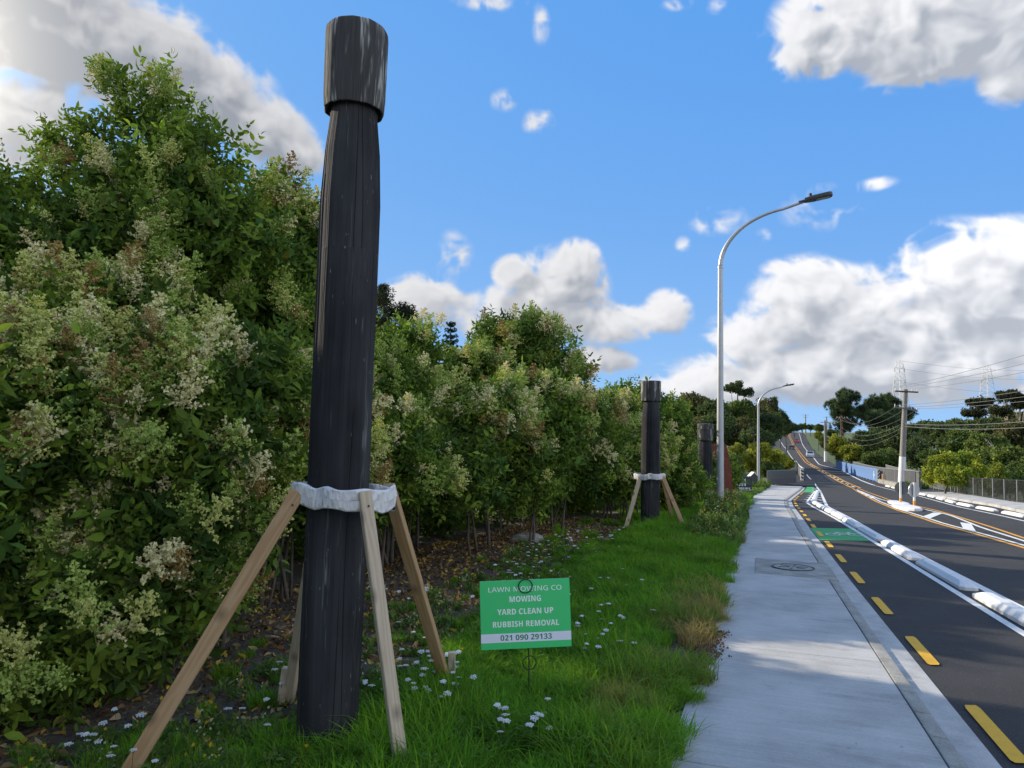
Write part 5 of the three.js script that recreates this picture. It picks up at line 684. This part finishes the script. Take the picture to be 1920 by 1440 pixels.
// ---------------------------------------------------------------- woodland: one tree for every crown in the tables
function lobed(l, seed, n = 4) { rnd = mulberry(seed); const out = [l]; for (let k = 0; k < n; k++) { const a = rnd() * 6.28; out.push([l[0] + Math.cos(a) * l[3] * 0.55, l[1] + rr(-0.45, 0.5) * l[4], l[2] + Math.sin(a) * l[5] * 0.5, l[3] * rr(0.4, 0.62), l[4] * rr(0.4, 0.6), l[5] * rr(0.4, 0.62)]); } return out; }
function woodTree(name, label, l, seed, o) {
  const d = -l[2], g = o.ground ?? land(l[0], d), size = (o.k ?? 1) * Math.max(0.45, Math.min(1.8, l[3] / 2.4)), clumps = o.clumps ?? 90;
  return tree({ name, label, lobes: o.lobes ?? lobed(l, seed + 5), base: [l[0] + (o.dx ?? 0), Math.min(g, l[1] - l[4] * 0.9), l[2]], clumps, seed, spray: SPRAY.far, size, skirt: o.skirt ?? 0.2, trim: 0.4, trunk: Math.min(0.45, l[3] * 0.09), ...o });
}
const DG = [[0.05, 0.085, 0.03], [0.12, 0.165, 0.045]], OG = [[0.075, 0.085, 0.03], [0.17, 0.165, 0.05]], YG = [[0.11, 0.155, 0.016], [0.38, 0.385, 0.035]], MG = [[0.06, 0.11, 0.022], [0.16, 0.21, 0.04]];
const lookOf = { d: DG, o: OG, y: YG, m: MG }, wordOf = { d: 'dark green', o: 'olive brown', y: 'yellow green', m: 'mid green' };
const leftPlace = ['above the narrow upright privet', 'between the shorter post and the weathered post', 'just before the tall street lamp', 'low behind the narrow upright privet', 'behind the weathered post', 'with a green top between the two street lamps', 'low above the brick fin', 'behind the second street lamp', 'highest of those past the second street lamp', 'below the highest crown past the second street lamp', 'leaning toward the road', 'where the wood meets the road', 'low above the yellow shrubs', '', 'tiny and far at the road crest', 'tiny beside the crest poles', 'tiny between the two crest poles', 'small, past the crest poles', 'behind the upright privet, lower crown', 'farthest behind the hedge end'];
'd o d o d m o o o d d d d d d m d m d d'.split(' ').forEach((k, i) => leftPlace[i] && woodTree('woodland_tree', `${wordOf[k]} woodland tree ${leftPlace[i]}`, leftWood[i], 300 + i, { colA: lookOf[k][0], colB: lookOf[k][1], group: 'trees of the wood beyond the brick fin', clumps: 110 }));
const shrubPlace = ['beside the brick fin', 'above the notice board', 'behind the second street lamp', 'highest above the grey slatted fence', 'touching the grey slatted fence', 'beside the bridge railing', 'low beside the notice board'];
'y y y y m y m'.split(' ').forEach((k, i) => woodTree('roadside_shrub', `${wordOf[k]} rounded shrub ${shrubPlace[i]}`, leftShrubs[i], 340 + i, { category: 'shrub', colA: lookOf[k][0], colB: lookOf[k][1], group: 'shrubs behind the grey slatted fence', clumps: 130, spray: SPRAY.mid, k: 1.5 }));
const rightPlace = ['over the far end of the blue railing', 'above the middle of the blue railing', 'above the near end of the blue railing', 'under the spreading pine', 'between blue railing and grey utility pole', 'directly behind the grey utility pole', 'just past the grey pole above the footbridge railing', 'under the pointed pine', 'with its top at the thick pale cable', 'behind the large bright bush, reaching the thick cable', 'whose crown joins the large bright bush', 'rising above the large bright bush', 'between the bright bush and the bare pale tree', 'above the yellowish strap-leaved plant', 'beside the large bright bush above the mesh fence', 'under the tallest flat-topped tree', 'below the flat-topped tree under the pylon', 'on the low ridge before the flat-topped trees', 'far off on the ridge just past the grey pole', 'on the ridge among pale trunks', 'small and far beside the broad pine', 'beside the pole with white base past the bridge', 'low behind the mesh fence under strap-leaved plants', 'behind the last posts of the mesh fence', 'small, at the grass strip near the crest'];
'y y m d m d d d d d m m m m m o d d d o d m m m y'.split(' ').forEach((k, i) => woodTree('woodland_tree', `${wordOf[k]} tree ${rightPlace[i]}`, rightWood[i], 370 + i, { colA: lookOf[k][0], colB: lookOf[k][1], group: 'trees beyond the footbridge', clumps: 120 }));
woodTree('bright_bush', 'large rounded bush of glossy yellow green leaves behind the dark mesh fence', brightBush[0], 420, { category: 'shrub', lobes: brightBush, colA: [0.08, 0.16, 0.018], colB: [0.42, 0.44, 0.035], clumps: 260, spray: SPRAY.mid, size: 1.0, stems: 1, skirt: 0.3, bias: 0.9 });
woodTree('bright_bush', 'small two-tiered yellow green bush past the thin sign pole', smallBush[0], 421, { category: 'shrub', lobes: smallBush, colA: [0.06, 0.12, 0.014], colB: [0.26, 0.3, 0.03], clumps: 60, spray: SPRAY.mid, size: 0.6 });
pineLobes.forEach((ls, i) => { // dark pines with open crowns
  const l = ls[0]; woodTree('pine_tree', ['broad dark pine with gaps between its tufts, above the blue railing', 'spreading dark pine between two taller pines', 'pointed dark pine directly behind the grey utility pole'][i], l, 430 + i, { lobes: ls.flatMap((q, j) => lobed(q, 500 + i * 9 + j, 3)), colA: [0.045, 0.078, 0.032], colB: [0.11, 0.165, 0.055], spray: SPRAY.needles, clumps: 150, size: 1.0, hollow: 0.45, trunk: 0.4, group: 'pines beyond the bridge', skirt: 3 });
});
umbrellaTops.forEach((l, i) => woodTree('umbrella_tree', ['flat-topped tree standing under the peaked pylon', 'flat-topped tree with pale bare trunk above the olive wood', 'tallest flat-topped tree on the wooded ridge', 'flat-topped tree at the edge of the ridge', 'low flat-topped tree beside the ridge line'][i], l, 450 + i, { lobes: lobed(l, 460 + i, 3), colA: [0.04, 0.05, 0.022], colB: [0.085, 0.09, 0.03], clumps: 45, size: 0.95, bark: M.paleBark, trunk: 0.3, group: 'flat-topped trees on the ridge' }));
woodTree('tall_tree', 'sparse dark treetop rising beside the lamp post above the wood', [7.366 + 31, 11.2, -120, 3.2, 1.6, 2.4], 471, { lobes: [[37.0, 8.9, -120, 2.0, 0.9, 1.3], [39.4, 8.3, -120, 1.7, 0.8, 1.2], [38.2, 9.6, -120, 1.1, 0.6, 1]], colA: DG[0], colB: DG[1], clumps: 80, size: 0.6, hollow: 0.1, trim: 0.2, trunk: 0.16 });
{ // pale bare branches at the picture edge and a leafless shrub in the left wood
  const bare = (label, x, y, z, s, seed, mat) => { rnd = mulberry(seed); const t = thing('bare_tree', label, 'tree', [x, y, z], 0); const go = (a, d, L, r, n) => { const b = a.clone().addScaledVector(d, L).add(V(0, -L * 0.05, 0)); part(n === 3 ? 'trunk' : 'branch', tube([a, a.clone().lerp(b, 0.5).addScaledVector(ball(), L * 0.06), b], r, r * 0.6, 5, false), mat, t); if (n > 0) for (let k = 0; k < 3; k++) go(a.clone().lerp(b, rr(0.55, 1)), d.clone().addScaledVector(ball(), 0.75).normalize(), L * rr(0.55, 0.75), r * 0.55, n - 1); }; go(V(0, 0, 0), V(rr(-0.3, 0.3), 1, 0).normalize(), s, s * 0.03, 3); };
  bare('pale bare branching tree in front of the olive wood near the ridge', 52, -5, -75, 3.6, 481, M.paleBark); bare('grey leafless shrub in the wood above the yellow shrubs', 33, -4.0, -95, 3.4, 482, M.paleBark);
}
function spikyPlant(label, x, y, z, L, n, seed) { rnd = mulberry(seed); const t = thing('spiky_plant', label, 'plant', [x, y, z], 0, 'strap-leaved plants behind the fence'); part('trunk', tube([V(0, -1.5, 0), V(0, 0, 0)], 0.09, 0.07, 8), M.bark, t); const g = [geo([0, 0, 0, 0.03, 0, 0, 0.035, L * 0.55, 0.02, -0.035, L * 0.55, 0.02, 0, L, -0.12], [0, 1, 2, 0, 2, 3, 3, 2, 4])]; const mt = [leafy({ color: lin(0.05, 0.10, 0.03) }), leafy({ color: lin(0.14, 0.19, 0.03) })]; for (let k = 0; k < n; k++) { const q = part('leaf', g[0], mt[k % 2], t); const d = ball(); d.y = d.y * 0.6 + 0.35; frame(V(0, 0, 0), d, rnd() * 6, rr(0.8, 1.15)).decompose(q.position, q.quaternion, q.scale); } }
spikyPlant('dark green strap-leaved plant past the small two-tiered bush', 27.6, 0.1, -37.5, 0.8, 70, 491); spikyPlant('yellowish strap-leaved plant at the edge of the fenced bushes', 28.4, 0.75, -38, 0.8, 70, 492);

// ---------------------------------------------------------------- grass, weeds, litter, flowers of the verge
function tuft(seed, n, h, w, lean) { rnd = mulberry(seed); const pos = [], idx = []; for (let k = 0; k < n; k++) { const a = rnd() * 6.28, r = rnd() * 0.035, x = Math.cos(a) * r, z = Math.sin(a) * r, b = rnd() * 6.28, L = h * rr(0.55, 1.1), bx = Math.cos(b), bz = Math.sin(b), le = lean * rr(0.4, 1.4), sx = -bz * w, sz = bx * w, i = pos.length / 3; for (const [t, q] of [[0, 1], [0.45, 0.85], [0.8, 0.5]]) { const f = le * t * t * L, y = L * t * (1 - le * 0.25 * t); pos.push(x + bx * f - sx * q, y, z + bz * f - sz * q, x + bx * f + sx * q, y, z + bz * f + sz * q); } pos.push(x + bx * le * L, L * (1 - le * 0.3), z + bz * le * L); idx.push(i, i + 1, i + 2, i + 1, i + 3, i + 2, i + 2, i + 3, i + 4, i + 3, i + 5, i + 4, i + 4, i + 5, i + 6); } return geo(pos, idx); }
const grassAmount = (x, d) => { const u = xPathL(d) - x, edge = 2.55 + (fbm(x * 0.5 + 9, d * 0.5, 3) - 0.5) * 1.6 + sstep(16, 24, d) * 1.2; let g = 1 - sstep(edge - 0.5, edge + 0.35, u); g = Math.max(g, 0.10 * (1 - sstep(3, 4.6, u))); const bare = Math.exp(-((u - 0.28) ** 2 / 0.12 + (d - 6.3) ** 2 / 0.5)) + Math.exp(-((u - 0.35) ** 2 / 0.1 + (d - 11.6) ** 2 / 0.3)) * 0.8; return g * (1 - clamp(bare)); };
{
  const patch = (seed, n, R) => { const g = []; for (let k = 0; k < n; k++) { const q = tuft(seed * 40 + k, 7, [0.17, 0.22, 0.12][k % 3], 0.0036, [0.6, 0.85, 0.7][k % 3]); rnd = mulberry(seed * 71 + k); const r = R * Math.sqrt(rnd()), a = rnd() * 6.28, j = rr(0.7, 1.3), w = rr(0.9, 1.25); q.scale(1, rr(0.7, 1.2), 1); q.rotateY(rnd() * 6.28); q.translate(Math.cos(a) * r, 0, Math.sin(a) * r); const c = new Float32Array(q.attributes.position.count * 3); for (let i = 0; i < c.length; i += 3) { const b = 0.85 + 0.3 * LAT[(seed * 37 + k * 19 + Math.floor(i / 21)) & 65535]; c[i] = j * w * b; c[i + 1] = j * b; c[i + 2] = j * b; } q.setAttribute('color', new THREE.BufferAttribute(c, 3)); g.push(q); } return mergeGeometries(g); };
  const kinds = [1, 2, 3, 4, 5].map((s) => patch(s, 38, 0.14)), M3 = [], C3 = []; rnd = mulberry(64);
  const scatter = (n, d0, d1, u1, s0, s1) => { for (let k = 0; k < n; k++) { const d = rr(d0, d1), u = -0.02 + rr(0, u1), x = xPathL(d) - u; if (rnd() > grassAmount(x, d)) continue; if (u < 0.07 && rnd() < 0.6) continue; const p = V(x, verge(x, d) - 0.012, -d), dry = vn(x * 1.6 + 30, d * 1.6 + 11) + (u < 0.6 ? 0.3 * vn(d * 1.1, 4) : 0) + 0.75 * Math.exp(-((u - 0.15) ** 2 / 0.09 + (d - 7.4) ** 2 / 2.2)), s = rr(s0, s1) * (0.66 + 0.7 * vn(x * 2.2 + 8, d * 2.2)) * (1 - 0.45 * sstep(1.5, 2.3, u)), j = rr(0.8, 1.2); let c = mix3([0.075, 0.24, 0.009], [0.19, 0.40, 0.018], vn(x * 3 + 5, d * 3 + 2) * 0.6 + rnd() * 0.4); if (dry > 0.86) c = mix3(c, [0.36, 0.28, 0.10], clamp((dry - 0.86) * 4) * rnd()); M3.push(frame(p, V(rr(-0.15, 0.15), 1, rr(-0.15, 0.15)), rnd() * 6.28, s)); C3.push(sc(c, j)); } };
  scatter(1750, 2.2, 7, 4.6, 0.75, 1.15); scatter(1350, 7, 13, 4.8, 0.85, 1.3); scatter(1150, 13, 24, 5, 1.1, 1.7); scatter(420, 24, 34, 6, 1.3, 2.0); scatter(420, 34, 52, 6, 0.8, 1.2);
  const lawn = new THREE.Group(); lawn.name = 'grass'; scene.add(lawn); tag(lawn, 'long green grass covering the verge between hedge and footpath', 'grass'); lawn.userData.kind = 'stuff'; spread('grass_tufts', kinds, GRASS, M3, C3, lawn);
}
{ // broad weeds round the lamp foot and along the path beyond it
  const g = tuftSpray(65, 0.10, 0.085, 0.032, 18, 0.7), fl = tuftSpray(66, 0.09, 0.02, 0.016, 12, 1), mats = [], cols = [], fm = [], fc = []; rnd = mulberry(67);
  const spot = (x, d, h, z = 1) => { const y = verge(x, d); for (let k = 0; k < 5; k++) { mats.push(frame(V(x + rr(-0.1, 0.1), y + h * rr(0.05, 1), -d + rr(-0.1, 0.1)), V(rr(-0.4, 0.4), 1, rr(-0.4, 0.4)), rnd() * 6, z * rr(0.7, 1.3))); cols.push(sc(mix3([0.06, 0.13, 0.022], [0.17, 0.26, 0.05], rnd()), rr(0.8, 1.2))); } if (rnd() < 0.55) { fm.push(frame(V(x + rr(-0.1, 0.1), y + h * 1.15, -d), V(0, 1, 0), rnd() * 6, rr(0.7, 1.2))); fc.push(rnd() < 0.6 ? [0.5, 0.48, 0.3] : [0.6, 0.42, 0.03]); } };
  for (let k = 0; k < 1500; k++) { const d = rr(13.2, 34), u = Math.abs(gauss()) * 0.75, x = xPathL(d) - u; spot(x, d, rr(0.15, 0.5) * (0.4 + sstep(13, 17, d)) * (1 - 0.7 * sstep(20, 26, d))); }
  for (let k = 0; k < 500; k++) { const d = rr(36, 56), u = rr(0, 2.2), x = xPathL(d) - u; spot(x, d, d < 47 ? rr(0.05, 0.16) : rr(0.2, 0.6)); } for (let k = 0; k < 240; k++) { const d = rr(3, 12), x = xPathL(d) - rr(1.6, 3.4); spot(x, d, rr(0.03, 0.08), 0.5); } for (let k = 0; k < 120; k++) { const d = rr(54.5, 57), x = 31.4 + rr(-0.5, 0.6); mats.push(frame(V(x, H(d) + rr(0, 0.4), -d), V(0, 1, 0), rnd() * 6, 2)); cols.push([0.1, 0.17, 0.03]); }
  const w = new THREE.Group(); w.name = 'weeds'; scene.add(w); tag(w, 'tangled leafy weeds with small pale flowers along the path edge', 'weeds'); w.userData.kind = 'stuff'; instanced('weed_leaves', g, WEED, mats, cols, w); instanced('weed_flowers', fl, FLOWER, fm, fc, w);
}
{ // fallen leaves and twigs under the hedge
  const mats = [], cols = []; rnd = mulberry(68); const pal = [[0.16, 0.09, 0.04], [0.24, 0.15, 0.07], [0.36, 0.27, 0.14], [0.48, 0.33, 0.05], [0.10, 0.06, 0.04]];
  for (let k = 0; k < 15000; k++) { const d = rr(2.6, 19), u = rr(1.5, 5.2), x = xPathL(d) - u; if (rnd() < grassAmount(x, d) * 0.9) continue; mats.push(frame(V(x, verge(x, d) + rr(0.004, 0.018), -d), V(rr(-1, 1), rr(-0.25, 0.25), rr(-1, 1)), rnd() * 6.28, rr(0.35, 0.8))); cols.push(sc(pal[Math.floor(Math.pow(rnd(), 1.25) * 5)], rr(0.8, 1.2))); }
  const w = instanced('leaf_litter', LEAFONE[1], leafy({ transmission: 0.1, clearcoat: 0 }), mats, cols, scene); w.userData.kind = 'stuff'; tag(w, 'brown and yellow fallen leaves on the soil under the hedge', 'leaf litter');
  const crumbs = [], cc = []; for (let k = 0; k < 4200; k++) { const d = rr(5.4, 7.9) + gauss() * 0.15, x = xPathL(d) + -0.05 + Math.abs(gauss()) * 0.2 * (d < 7.0 && d > 6 ? 1 : 0.45); crumbs.push(frame(V(x, H(d) + 0.006, -d), V(rr(-0.3, 0.3), 1, rr(-0.3, 0.3)), rnd() * 6, 0.4 + 1.8 * rnd() * rnd())); cc.push(sc([0.13, 0.072, 0.04], rr(0.6, 1.3))); }
  const c = instanced('dirt_crumbs', new THREE.DodecahedronGeometry(0.007, 0), std({ roughness: 1 }), crumbs, cc, scene); tag(c, 'brown soil crumbs spilled onto the footpath edge', 'soil'); c.userData.kind = 'stuff';
}
{ // yarrow: each stalk a plant
  rnd = mulberry(69); const heads = [0, 1].map((q) => { const g = []; for (let k = 0; k < 16; k++) { const r = 0.028 * Math.sqrt((k + 0.3) / 16), a = k * 2.4, f = new THREE.CylinderGeometry(0.0065, 0.003, 0.006, 6); f.translate(Math.cos(a) * r, 0.004 - r * r * 4 + rr(-0.002, 0.002), Math.sin(a) * r * (q ? 0.8 : 1)); g.push(f); } return join(g); }), petal = leafy({ color: lin(0.78, 0.79, 0.76), transmission: 0.15, clearcoat: 0 }), stemM = leafy({ color: lin(0.07, 0.12, 0.03) });
  const stem = [0, 1].map((q) => join([tube([V(0.02 * (q ? -1 : 1), -0.26, 0), V(0.005, -0.12, 0.005), V(0, 0, 0)], 0.0026, 0.002, 4, false), ...[0, 1, 2, 3].map((k) => tube([V(0, -0.03, 0), V(Math.cos(k * 1.57) * 0.02, 0, Math.sin(k * 1.57) * 0.02)], 0.0012, 0.001, 3, false))]));
  const add = (x, z, h, s, label, group) => { const d = -z, t = thing('yarrow_flower', label, 'flower', [x, verge(x, d) + h, z], rnd() * 6.28, group); part('stem', stem[rnd() < 0.5 ? 0 : 1], stemM, t); part('flower_head', heads[rnd() < 0.5 ? 0 : 1], petal, t); t.rotation.x = rr(-0.25, 0.35); t.scale.setScalar(s); };
  for (let k = 0; k < 46; k++) { const d = rr(3.6, 9.5), x = xPathL(d) - rr(0.5, 2.7); yarrowSpots.push([x, -d]); }
  yarrowSpots.forEach(([x, z]) => { const post = Math.abs(x + 1.0) < 0.22 && Math.abs(z + 4.18) < 0.22; if (!post) add(x, z, rr(0.14, 0.25), rr(0.6, 0.95), x < -1.2 ? 'white yarrow flower below the long brown prop' : x > 0.3 ? 'white yarrow flower beyond the lawn sign' : z > -4.75 ? 'white yarrow flower in the grass before the lawn sign' : 'white yarrow flower around the knotty prop', x < -1.2 ? 'yarrow below the brown prop' : x > 0.3 ? 'yarrow beyond the lawn sign' : z > -4.75 ? 'yarrow before the sign' : 'yarrow round the knotty prop'); });
  smallYarrowSpots.forEach(([x, z]) => add(x, z, rr(0.12, 0.2), rr(0.7, 1.1), 'small white yarrow flower beside the leaf litter', 'yarrow beside the leaf litter'));
}
{ // pale stone and a scrap of paper at the litter's edge
  const g = new THREE.IcosahedronGeometry(0.24, 3), p = g.attributes.position; for (let i = 0; i < p.count; i++) { const v = V(p.getX(i), p.getY(i), p.getZ(i)), k = 0.75 + 0.5 * vn3(v.x * 5 + 9, v.y * 5 + 9, v.z * 5 + 9); p.setXYZ(i, v.x * k * 1.3, v.y * k * 0.6, v.z * k); } g.computeVertexNormals(); const s = single('stone', g, M.oldConcrete, 'pale rough stone half buried in the leaf litter under the hedge', 'stone'); s.position.set(0.35, verge(0.35, 12.9) + 0.03, -12.9);
  const q = new THREE.PlaneGeometry(0.13, 0.08, 4, 3); q.rotateX(-1.1); const a = q.attributes.position; for (let i = 0; i < a.count; i++) a.setY(i, a.getY(i) + (vn(i * 1.7, 3) - 0.5) * 0.03); q.computeVertexNormals(); const w = single('paper_scrap', q, std({ color: lin(0.7, 0.72, 0.76), roughness: 0.9, side: THREE.DoubleSide }), 'crumpled white paper scrap beside the knotty prop', 'litter'); w.position.set(-1.02, verge(-1.02, 8.7) + 0.04, -8.7);
}
renderer.render(scene, camera);
